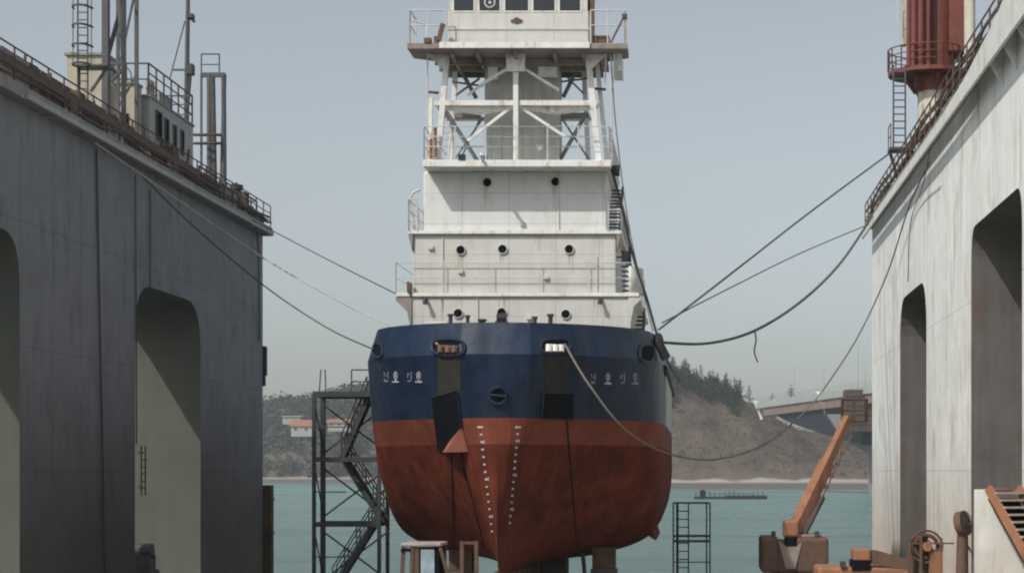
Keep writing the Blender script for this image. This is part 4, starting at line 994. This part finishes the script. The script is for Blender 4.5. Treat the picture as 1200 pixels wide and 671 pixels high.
# dark winged emblem on the wheelhouse front
c = P(605.5, 24.5, Yw)
mb = MB().disc((c.x, Yw - .03, c.z), .13, (0, .028, 0)); 
for s in (-1, 1): mb.prism([(c.x + s * .12, Yw - .025, c.z + .07), (c.x + s * .24, Yw - .025, c.z + .02), (c.x + s * .22, Yw - .025, c.z - .08), (c.x + s * .1, Yw - .025, c.z - .09)], (0, .022, 0))
mb.build('emblem', M['machine'], wh)
for pts in ([(XW(480, Yp), 69.1, 16.95), (XW(480, Yp), Yp + .1, 16.95), (XW(522, Yp), Yp + .1, 16.95)], [(XW(692, Yp), Yp + .1, 16.95), (XW(732, Yp), Yp + .1, 16.95), (XW(732, Yp), 69.1, 16.95)]):
    rl('guard_rail', pts, 1.32, r=.03, step=.9, mids=(.55,))
MB().tube([P(482, 24, 67.7), P(497, 28, 67.7), P(500, 30, 67.7), P(500, 54, 67.7)], .03, 5).build('handrail', M['rail'], ship)
MB().box(XW(497, 67.6), XW(505, 67.6), 67.55, 67.9, 16.96, 17.15).box(XW(508, 67.6), XW(513, 67.6), 67.7, 68.2, 16.96, 17.25).bar(P(514, 48, 67.7), P(519, 28, 67.7), .16).build('searchlight', M['machine'], ship)
MB().box(XW(695, 68), XW(714, 68), 68, 68.6, 16.96, 17.35).bar(P(716, 50, 67.7), P(731, 20, 67.7), .07).box(XW(729, 67.7), XW(735, 67.7), 67.6, 67.8, ZW(22, 67.7), ZW(17, 67.7)).box(XW(691, 67.7), XW(696, 67.7), 68, 68.2, 16.96, 19.5).build('wing_gear', M['machine'], ship)

# ------------------------------------------------------------------ keel blocks and shores
G = 'keel blocks under the ship'
def kblock(x, y, ztop, label, first=[None]):
    if first[0] is None:
        r = thing('keel_block', label, 'keel block', (x, y, FLOOR), G)
        MB().box(x - .55, x + .55, y - .45, y + .45, FLOOR + .005, FLOOR + 1.5).build('base', M['block'], r, bevel=.04)
        MB().box(x - .48, x + .48, y - .4, y + .4, FLOOR + 1.5, FLOOR + 2.2).build('cap', M['timber'], r, bevel=.02); first[0] = r
    else: r = dup(first[0], (x, y, FLOOR), 0, 1, label)
    r.scale = (1, 1, (ztop - FLOOR) / 2.2); return r
for i, y in enumerate((66, 70, 74, 78, 82, 86, 90)): kblock(CX, y, -3.93 if i else -3.85, 'timber capped concrete block in the row under the keel')
for px, y, zt, lb in ((541, 70.5, -3.2, 'tall dark side block left of the stem, under the hull'), (708, 71.5, -3.15, 'tall dark side block under the right side of the hull'),
                      (650, 78, -3.3, 'side block far under the hull, between the stem and right side block')):
    kblock(XW(px, y), y, zt, lb)
tag(MB().cyl((XW(690, 70), 70, FLOOR), P(683, 648, 71), .09, 8).build('shore', M['steel']), 'thin slanting prop under the right side of the hull', 'prop')

# ------------------------------------------------------------------ scaffold stair tower (left)
st = thing('stair_tower', 'dark steel scaffold stair tower standing left of the blue hull', 'scaffold tower', (-15.2, 75, FLOOR))
X0, X1, Ya, Yb = XW(368, 74), -13.75, 74.0, 76.0
lv = [ZW(462, 74), ZW(538, 74), ZW(614, 74), ZW(690, 74)]
for x, y, w_ in ((X0, Ya, .15), (X1, Ya, .15), (X0 - .05, Yb, .2), (X1, Yb, .15)):
    MB().bar((x, y, FLOOR), (x, y, lv[0] + .05), w_).build('post', M['steel'], st)
mb = MB()
for k, z in enumerate(lv[:3]):
    for y in (Ya, Yb): mb.bar((X0, y, z), (X1, y, z), .13, .2)
    for x in (X0, X1): mb.bar((x, Ya, z), (x, Yb, z), .12, .16)
build_each(mb, 'level_beam', M['steel'], st)
mb = MB()
for k in range(3):
    a, b = lv[k], lv[k + 1]
    mb.bar((X0, Yb, a - .4), (X1, Yb, b + .3), .07).bar((X0, Yb, b + .3), (X1, Yb, a - .4), .07)
    mb.bar((X0, Ya, a - .2), (X0, Yb, b + .2), .05).bar((X0, Ya, (a + b) / 2), (X0 + 1.4, Ya, (a + b) / 2), .05)
build_each(mb, 'brace', M['steel'], st)
flights = ((P(432, 468, 74.6), P(402, 536, 74.6)), (P(402, 536, 75.2), P(452, 614, 75.2)), (P(448, 600, 74.6), P(392, 690, 74.6)))
for a, b in flights:
    fl = MB()
    for dy in (-.35, .35): fl.bar(a + Vector((0, dy, 0)), b + Vector((0, dy, 0)), .07, .22)
    n = 10
    for i in range(n + 1): c = a.lerp(b, i / n); fl.box(c.x - .13, c.x + .13, c.y - .34, c.y + .34, c.z - .02, c.z + .03)
    f = fl.build('stair_flight', M['steel'], st)
    h = MB()
    for dy in (-.38, .38):
        for hh in (.5, 1.0): h.tube([a + Vector((0, dy, hh)), b + Vector((0, dy, hh))], .03, 5)
        for i in range(5): c = a.lerp(b, i / 4) + Vector((0, dy, 0)); h.tube([c, c + Vector((0, 0, 1.0))], .03, 5)
    h.build('handrail', M['steel'], f)
MB().box(X0, X1, Ya + .05, Yb - .05, lv[0] + .08, lv[0] + .14).build('top_platform', M['steel'], st)
MB().rail([(XW(412, 76), 76, lv[0] + .14), (X1, 76, lv[0] + .14)], 1.05, .035, .7, (.5,)).tube([(XW(374, 74.5), 74.5, lv[0]), (XW(376, 74.5), 74.5, lv[0] + 1.1), (XW(381, 74.5), 74.5, lv[0] + 1.1), (XW(382, 74.5), 74.5, lv[0])], .03, 5).build('top_rail', M['greysteel'], st)
# light ladder tower (right of the hull)
lt2 = thing('ladder_tower', 'slim dark steel access ladder tower right of the red hull', 'scaffold tower', (XW(810, 80), 80.5, FLOOR))
a0, a1 = XW(789, 80), XW(832, 80); zt = ZW(589, 80)
for x, y in ((a0, 80), (a1, 80), (a0 + .2, 81.4), (a1 - .15, 81.4)): MB().bar((x, y, FLOOR), (x, y, zt), .07).build('post', M['steel'], lt2)
mb = MB()
for z in (zt, ZW(628, 80), ZW(634, 80)):
    for y in (80, 81.4): mb.bar((a0, y, z), (a1, y, z), .06)
    mb.bar((a0, 80, z), (a0 + .2, 81.4, z), .06).bar((a1, 80, z), (a1 - .15, 81.4, z), .06)
mb.bar((a0, 80, ZW(658, 80)), (a1, 80, ZW(658, 80)), .05)
mb.box(a0, a1, 80, 81.4, ZW(635, 80), ZW(633.5, 80)); mb.build('frame', M['steel'], lt2)
MB().ladder((XW(800, 80), 80.1, FLOOR), (XW(800, 80), 80.1, zt), .55, .035, .36).build('ladder', M['steel'], lt2)

# ------------------------------------------------------------------ boom lift (raised) at the right
Yq = 75.0
bl = thing('boom_lift', 'faded orange telescopic boom lift with boom raised to the right', 'boom lift', (XW(932, Yq), Yq, FLOOR))
x0, x1 = XW(893, Yq), XW(970, Yq)
MB().box(x0 + .1, x1 - .1, Yq + .1, Yq + 4.2, -5.5, -4.75).build('chassis', M['machine'], bl, bevel=.08)
for x in (x0 - .05, x1 - .4):
    for y in (Yq + .6, Yq + 3.4):
        wl = MB().cyl((x, y, -5.42), (x + .45, y, -5.42), .57, 20).build('wheel', M['black'], bl, smooth=40)
        MB().cyl((x - .02, y, -5.42), (x + .47, y, -5.42), .28, 14).build('rim', M['orange'], wl)
MB().cyl((XW(930, Yq), Yq + 1.8, -4.75), (XW(930, Yq), Yq + 1.8, -4.45), .9, 20).build('turntable', M['machine'], bl)
MB().box(XW(892, Yq), XW(913, Yq), Yq - .1, Yq + 3.2, -4.45, ZW(629, Yq)).build('counterweight', M['machine'], bl, bevel=.14)
MB().box(XW(933, Yq), XW(971, Yq), Yq - .1, Yq + 3.2, -4.45, ZW(629, Yq)).build('engine_cover', M['machine'], bl, bevel=.14)
MB().box(XW(914, Yq), XW(932, Yq), Yq + .1, Yq + 2.8, -4.45, ZW(646, Yq)).prism([P(913, 668, Yq), P(935, 668, Yq), P(932, 632, Yq), P(908, 632, Yq), ], (0, 1.2, 0)).build('turret', M['machine'], bl)
tb, tt = P(931, 622, Yq + .5), P(994, 489, Yq + 3)
d = (tt - tb)
MB().bar(tb - d * .04, tb + d * .60, .50, .56).build('boom_base', M['orange'], bl, bevel=.04)
MB().bar(tb + d * .60, tb + d * 1.0, .34, .40).build('boom_extension', M['orange'], bl, bevel=.03)
MB().box(XW(918, Yq), XW(936, Yq), Yq - .05, Yq + .9, ZW(629, Yq), ZW(609, Yq)).build('boom_knuckle', M['orange'], bl, bevel=.12)
MB().prism([P(912, 632, Yq - .15), P(922, 640, Yq - .15), P(933, 640, Yq - .15), P(940, 634, Yq - .15), P(932, 666, Yq - .15), P(921, 666, Yq - .15)], (0, .1, 0)).build('pivot_plate', M['cabdim'], bl)
MB().box(XW(919, Yq), XW(933, Yq), Yq - .12, Yq + .1, ZW(640, Yq), ZW(628, Yq)).build('pivot_pin', M['dark'], bl, bevel=.03)
MB().box(XW(934, Yq), XW(968, Yq), Yq + .2, Yq + 2.8, ZW(629.5, Yq), ZW(626, Yq)).build('cover_lid', M['cabdim'], bl, bevel=.04)
mb = MB(); 
mb.cyl(P(941, 628, Yq + .4), tb + d * .36 + Vector((.38, 0, -.35)), .13, 10)
mb.build('lift_cylinder', M['steel'], bl)
mb = MB()
for k in range(4): c = tb + d * (.45 + .1 * k) + Vector((.33, 0, -.34)); mb.box(c.x - .08, c.x + .08, c.y - .2, c.y + .2, c.z - .1, c.z + .1)
mb.tube([tb + d * (.1 + .1 * k) + Vector((.36, -.25, -.30 - .03 * (k % 2))) for k in range(9)], .04, 5); mb.build('hose_tray', M['machine'], bl)
bk = MB(); c = tt + Vector((.15, .6, .15))
bk.box(c.x - .35, c.x + .75, c.y - .4, c.y + .6, c.z - .35, c.z - .3).rail([c + Vector(v) for v in ((-.35, -.4, -.3), (.75, -.4, -.3), (.75, .6, -.3), (-.35, .6, -.3), (-.35, -.4, -.3))], 1.0, .03, .5, (.5,))
bk.build('basket', M['form'], bl)
MB().box(XW(904, Yq), XW(909, Yq), Yq, Yq + .3, ZW(629, Yq), ZW(622, Yq)).box(XW(955, Yq), XW(960, Yq), Yq, Yq + .3, ZW(629, Yq), ZW(622, Yq)).build('work_lamp', M['steel'], bl)
# second, stowed lift closer to the camera
Yr = 62.0
b2 = thing('boom_lift', 'orange boom lift with lowered dark boom, bottom right near the white wall', 'boom lift', (XW(1020, Yr), Yr, FLOOR))
MB().box(XW(958, Yr), XW(1086, Yr), Yr, Yr + 2.2, -4.7, ZW(664, Yr)).build('body', M['orange'], b2, bevel=.1)
MB().box(XW(1000, Yr), XW(1020, Yr), Yr - .1, Yr + 1.2, ZW(656, Yr), ZW(643, Yr)).build('boom_head', M['orange'], b2, bevel=.05)
MB().box(XW(998, Yr), XW(1020, Yr), Yr - .05, Yr + 1.0, ZW(668, Yr), ZW(656, Yr)).build('boom_hinge', M['dark'], b2)
MB().prism([P(1020, 644, Yr), P(1030, 645, Yr), P(1086, 662, Yr), P(1092, 668, Yr), P(1084, 671, Yr), P(1020, 660, Yr)], (0, .7, 0)).build('boom', M['machine'], b2)
MB().box(XW(985, Yr), XW(991, Yr), Yr - .1, Yr + .3, ZW(665, Yr), ZW(657, Yr)).build('control_box', M['steel'], b2, bevel=.02)
MB().box(XW(965, Yr), XW(1080, Yr), Yr + .2, Yr + 2.0, -5.6, -4.7).build('chassis', M['machine'], b2)
for px in (962, 1066):
    for y in (Yr - .1, Yr + 1.9):
        wl = MB().cyl((XW(px, Yr), y, -5.45), (XW(px, Yr), y + .4, -5.45), .55, 20); wl = MB().cyl((XW(px + 8, Yr), y, -5.45), (XW(px + 8, Yr), y + .4, -5.45), .55, 20).build('wheel', M['black'], b2, smooth=40)
        MB().cyl((XW(px + 8, Yr), y - .02, -5.45), (XW(px + 8, Yr), y + .42, -5.45), .26, 14).build('rim', M['orange'], wl)
# hose reel cart
Yh = 60.0
hr = thing('hose_reel', 'rusty orange hose reel cart standing by the white wall opening', 'hose reel', (XW(1086, Yh), Yh, FLOOR))
mb = MB()
for px in (1066, 1079, 1103): mb.bar((XW(px, Yh), Yh, FLOOR), (XW(px, Yh), Yh, ZW(630 - (px == 1079) * 6, Yh)), .1)
mb.bar((XW(1066, Yh), Yh, ZW(636, Yh)), (XW(1118, Yh), Yh, ZW(636, Yh)), .06).bar((XW(1066, Yh), Yh, -5.3), (XW(1103, Yh), Yh, -5.3), .1)
mb.build('frame', M['machine'], hr)
cc = P(1086, 640, Yh)
for r_, rr in ((.56, .045), (.40, .07)):
    MB().tube([Vector((cc.x + r_ * math.cos(a), Yh + .1 + .1 * rr, cc.z + r_ * math.sin(a))) for a in [2 * math.pi * k / 24 for k in range(24)]], rr, 6, closed=True).build('hose_coil', M['form'] if r_ < .5 else M['machine'], hr)
MB().box(cc.x - .42, cc.x + .1, Yh + .3, Yh + .9, FLOOR, cc.z + .35).build('motor', M['form'], hr, bevel=.05)
MB().box(cc.x + .1, cc.x + .4, Yh + .05, Yh + .4, FLOOR, cc.z - .1).cyl((cc.x + .05, Yh - .05, cc.z + .25), (cc.x + .3, Yh - .05, cc.z - .4), .05, 8).build('valve_block', M['orange'], hr)
MB().cyl((cc.x, Yh - .2, cc.z), (cc.x, Yh + .5, cc.z), .16, 14).box(XW(1090, Yh), XW(1104, Yh), Yh - .1, Yh + .4, ZW(671, Yh), ZW(646, Yh)).build('drum', M['orange'], hr)
# fan on a stand
Yg = 58.0
fs = thing('stand_fan', 'dark round drum fan tilted on a tall stand beside the stairs', 'fan', (XW(1128, Yg), Yg, FLOOR))
c = P(1128, 613, Yg); ax = Vector((.80, -.55, .22)).normalized()
MB().cyl(c - ax * .13, c + ax * .13, .43, 24).build('fan_drum', M['machine'], fs, smooth=40)
mb = MB(); u = ax.cross(Vector((0, 0, 1))).normalized(); v_ = ax.cross(u)
for r_ in (.12, .24, .37): mb.tube([c + ax * .2 + (u * math.cos(a) + v_ * math.sin(a)) * r_ for a in [2 * math.pi * k / 20 for k in range(20)]], .012, 4, closed=True)
mb.build('grille', M['steel'], fs)
MB().cyl((c.x - .04, Yg, FLOOR + .3), (c.x, Yg, c.z - .35), .26, 12, .19).build('post', M['machine'], fs, smooth=40)
mb = MB()
for dx, dy in ((-.4, .3), (.45, .3), (0, -.5)): mb.cyl((c.x, Yg, c.z - 1.0), (c.x + dx, Yg + dy, FLOOR), .035, 6)
mb.tube([(c.x + .05, Yg, c.z - .05), (c.x + .45, Yg, c.z - .02)], .04, 6).tube([(c.x + .48, Yg, c.z - .05), (c.x + .48, Yg, FLOOR)], .045, 6).tube([(c.x + .15, Yg, c.z - .72), (c.x + .48, Yg, c.z - 1.25)], .035, 6).build('leg', M['steel'], fs)

# ------------------------------------------------------------------ steel stairs at the far right
sr = thing('steel_stairs', 'steep stairs with orange stringer and white side plate at right edge', 'stairs', (8.2, 44, FLOOR))
sa, sb = P(1159, 573, 44), P(1205, 655, 42.8); dd = sb - sa
tr = Vector((.86, .5, 0)).normalized() * 1.0
MB().bar(sa - dd * .02, sa + dd * 2.2, .10, .22).build('stringer', M['orange'], sr)
MB().bar(sa + tr - dd * .02, sa + tr + dd * 2.2, .10, .22).build('stringer', M['orange'], sr)
for i in range(20):
    p = sa + dd * (0.04 + i * .105)
    MB().add([p + Vector((.02, 0, 0)) , p + tr, p + tr + Vector((.12, -.2, 0)), p + Vector((.14, -.2, 0)), p + Vector((.02, 0, -.05)), p + tr + Vector((0, 0, -.05)), p + tr + Vector((.12, -.2, -.05)), p + Vector((.14, -.2, -.05))],
             [(0, 1, 2, 3), (7, 6, 5, 4), (0, 4, 5, 1), (1, 5, 6, 2), (2, 6, 7, 3), (3, 7, 4, 0)]).build('tread', M['cabpale'], sr)
bk_ = Vector((-.02, 0, -.24))  # dark sheet added to stand for the shade between the treads
MB().add([sa + bk_, sa + tr + bk_, sa + tr + dd * 2.1 + bk_, sa + dd * 2.1 + bk_, sa + bk_ + Vector((0, 0, -.04)), sa + tr + bk_ + Vector((0, 0, -.04)), sa + tr + dd * 2.1 + bk_ + Vector((0, 0, -.04)), sa + dd * 2.1 + bk_ + Vector((0, 0, -.04))],
         [(0, 1, 2, 3), (7, 6, 5, 4), (0, 4, 5, 1), (1, 5, 6, 2), (2, 6, 7, 3), (3, 7, 4, 0)]).build('tread_shade', M['dark'], sr)
MB().prism([P(1142, 573, 44.2), P(1160, 573, 44.2), P(1202, 652, 44.2), Vector((XW(1202, 44.2), 44.2, FLOOR)), Vector((XW(1142, 44.2), 44.2, FLOOR))], (0, .08, 0)).build('side_plate', M['wall_r'], sr)
MB().prism([P(1142, 573, 44.3), P(1162, 573, 44.3), P(1162, 573, 44.3) + Vector((1.3, 1.5, 0)), P(1142, 573, 44.3) + Vector((.6, 1.6, 0))], (0, 0, -.1)).build('landing', M['orange'], sr)

# ------------------------------------------------------------------ forklift in front of the stem
Yv = 59.5
fk = thing('forklift', 'forklift with pale pinkish cab roof and bluish glass, parked below the bow', 'forklift', (XW(497, Yv), Yv, FLOOR))
zc0, zc1 = -4.6, ZW(639, Yv)
MB().box(XW(470, Yv), XW(524, Yv), Yv - .1, Yv + 2.6, -5.7, zc0).build('body', M['orange'], fk, bevel=.1)
MB().box(XW(470, Yv), XW(517, Yv), Yv - .1, Yv + 1.6, zc1 - .02, zc1 + .1).build('cab_roof', M['cabpale'], fk, bevel=.04)
mb = MB()
for (a, b) in (((473, 640), (470, 690)), ((483, 641), (482, 700)), ((516, 641), (527, 680))): mb.bar(P(*a, Yv), P(*b, Yv), .12)
for a in (474, 514): mb.bar((XW(a, Yv), Yv + 1.5, zc1), (XW(a, Yv), Yv + 1.5, zc0), .1)
mb.box(XW(484, Yv), XW(491, Yv), Yv - .02, Yv + .1, zc0, zc1 - .05)
build_each(mb, 'cab_pillar', M['machine'], fk)
MB().box(XW(493, Yv), XW(509, Yv), Yv, Yv + .04, zc0, zc1 - .12).build('cab_glass', M['clear'], fk)
MB().box(XW(474, Yv), XW(514, Yv), Yv + 1.4, Yv + 1.5, zc0, zc1 - .1).build('cab_rear', M['dark'], fk)
MB().box(XW(508.5, Yv), XW(514, Yv), Yv + .05, Yv + .2, zc0, zc1 - .06).box(XW(470.5, Yv), XW(481, Yv), Yv - .12, Yv + .1, zc1 - .2, zc1 - .08).build('seat_frame', M['dark'], fk)
mb = MB()
for px in (540, 557): mb.bar((XW(px, Yv), Yv + .3, -5.8), (XW(px, Yv), Yv + .3, ZW(634, Yv)), .13, .18)
mb.bar((XW(540, Yv), Yv + .3, ZW(636, Yv)), (XW(557, Yv), Yv + .3, ZW(636, Yv)), .1).bar((XW(524, Yv), Yv + .3, -5.2), (XW(540, Yv), Yv + .3, -5.2), .2)
mb.build('mast', M['machine'], fk)
MB().box(XW(557, Yv), XW(585, Yv), Yv + .1, Yv + .25, -5.85, -5.78).box(XW(557, Yv), XW(585, Yv), Yv + .7, Yv + .85, -5.85, -5.78).build('fork', M['steel'], fk)
for px in (479, 519):
    for y in (Yv - .2, Yv + 2.3): 
        wl = MB().cyl((XW(px, Yv), y, -5.6), (XW(px, Yv), y + .3, -5.6), .4, 18).build('wheel', M['black'], fk, smooth=40)

# ------------------------------------------------------------------ ropes and hoses
def rope(name, pts, r, m, label, cat='rope'):
    """pts: control points; smoothed"""
    c = cr_spline([tuple(p) for p in pts], 8); r *= 0.72
    return tag(MB().tube(c, r, 6).build(name, M[m], smooth=60), label, cat)
def onL(px, py, dx=0.65): X = XL + dx; Y = F * X / (px - CX0); return Vector((X, Y, ZW(py, Y)))
def onR(px, py, dx=0.65): X = XR - dx; Y = F * X / (px - CX0); return Vector((X, Y, ZW(py, Y)))
rope('mooring_rope', [onL(112, 168), onL(205, 232, .7).lerp(onL(205, 232, 2), .4), P(310, 303, 83), P(400, 354, 74), P(470, 386, 67), hit(515, 404, .12)], .055, 'rope', 'long pale mooring rope from left wall top to the left bow port', 'rope')
rope('mooring_rope', [onL(165, 205), onL(230, 268, 1.2), P(310, 335, 85), P(380, 382, 76), hit(440, 410, .1)], .05, 'ropedark', 'dark mooring rope below the pale one, ending at the left hull shoulder', 'rope')
rope('mooring_rope', [onL(296, 258), P(380, 302, 88), P(462, 343, 76), P(482, 352, 70)], .04, 'ropedark', 'upper dark mooring rope from left wall corner to the white deckhouse', 'rope')
rope('mooring_rope', [onR(1042, 180, .3), P(950, 248, 82), P(860, 318, 75), P(772, 386, 68.5)], .06, 'ropedark', 'taut dark rope running highest up to the right wall', 'rope')
rope('mooring_rope', [onR(1020, 262, .5), P(935, 298, 86), P(850, 340, 78), P(776, 378, 71)], .04, 'ropedark', 'thin middle rope from the right hull shoulder to right wall corner', 'rope')
rope('heavy_hawser', [onR(1023, 252, .6), P(985, 308, 88), P(940, 352, 83), P(885, 387, 78), P(830, 402, 73), P(775, 401, 69)], .09, 'ropedark', 'thick dark sagging hawser between right wall and hull shoulder', 'hawser')
rope('rope_tail', [P(884, 386, 78), P(886, 398, 78.1), P(884, 412, 78.1), P(888, 424, 78)], .05, 'ropedark', 'short frayed rope end hanging from the thick sagging hawser', 'rope')
rope('service_hose', [hit(660, 404, .12), P(690, 450, 61.9), P(735, 505, 62.5), P(790, 533, 66), P(845, 537, 72), P(900, 518, 79), P(945, 480, 85), P(966, 455, 87)], .055, 'ropebrown', 'pale brown hose hanging in a long loop from right bow port', 'hose')
rope('hoist_wire', [P(966, 455, 87), P(1005, 395, 87), P(1040, 320, 86), onR(1066, 240, .3), onR(1090, 190, .55)], .05, 'ropedark', 'dark wire rising from the hose loop to the right wall top', 'wire')
rope('shore_cable', [P(716, 195, 68.6), P(728, 240, 68.6), P(742, 300, 68.7), P(758, 350, 68.7), P(770, 392, 68.3), P(783, 425, 68.2), P(797, 447, 68)], .085, 'black', 'thick black cable running down the right side of the superstructure', 'cable')
rope('signal_line', [P(716, 62, 68.3), P(722, 150, 68.5), P(738, 270, 68.6), P(765, 388, 68.4)], .03, 'ropedark', 'thin line stretched beside the black cable at the superstructure', 'line')
rope('wall_cable', [onR(1092, 160, .55), onR(1082, 215, .12), onR(1067, 262, .08), onR(1064, 330, .06)], .03, 'ropedark', 'thin cable drooping down the white wall above the far opening', 'cable')
rope('wall_cable', [onL(300, 262, .12), onL(303, 300, .1), onL(304, 400, .1)], .05, 'ropedark', 'short cable hanging at the far corner of the left wall', 'cable')

# ------------------------------------------------------------------ air
hz = MB().box(-1700, 1700, -40, 2400, -9.9, 110).build('haze', bpy.data.materials.new('haze air'))
kind(hz, 'stuff')
hm = hz.data.materials[0]; hm.use_nodes = True; nt = hm.node_tree
for nd in list(nt.nodes):
    if nd.type != 'OUTPUT_MATERIAL': nt.nodes.remove(nd)
out = [n_ for n_ in nt.nodes if n_.type == 'OUTPUT_MATERIAL'][0]
pv = nt.nodes.new('ShaderNodeVolumePrincipled'); pv.inputs['Color'].default_value = (0.93, 0.965, 1.0, 1); pv.inputs['Density'].default_value = 0.00013; pv.inputs['Anisotropy'].default_value = 0.0
nt.links.new(pv.outputs[0], out.inputs['Volume'])
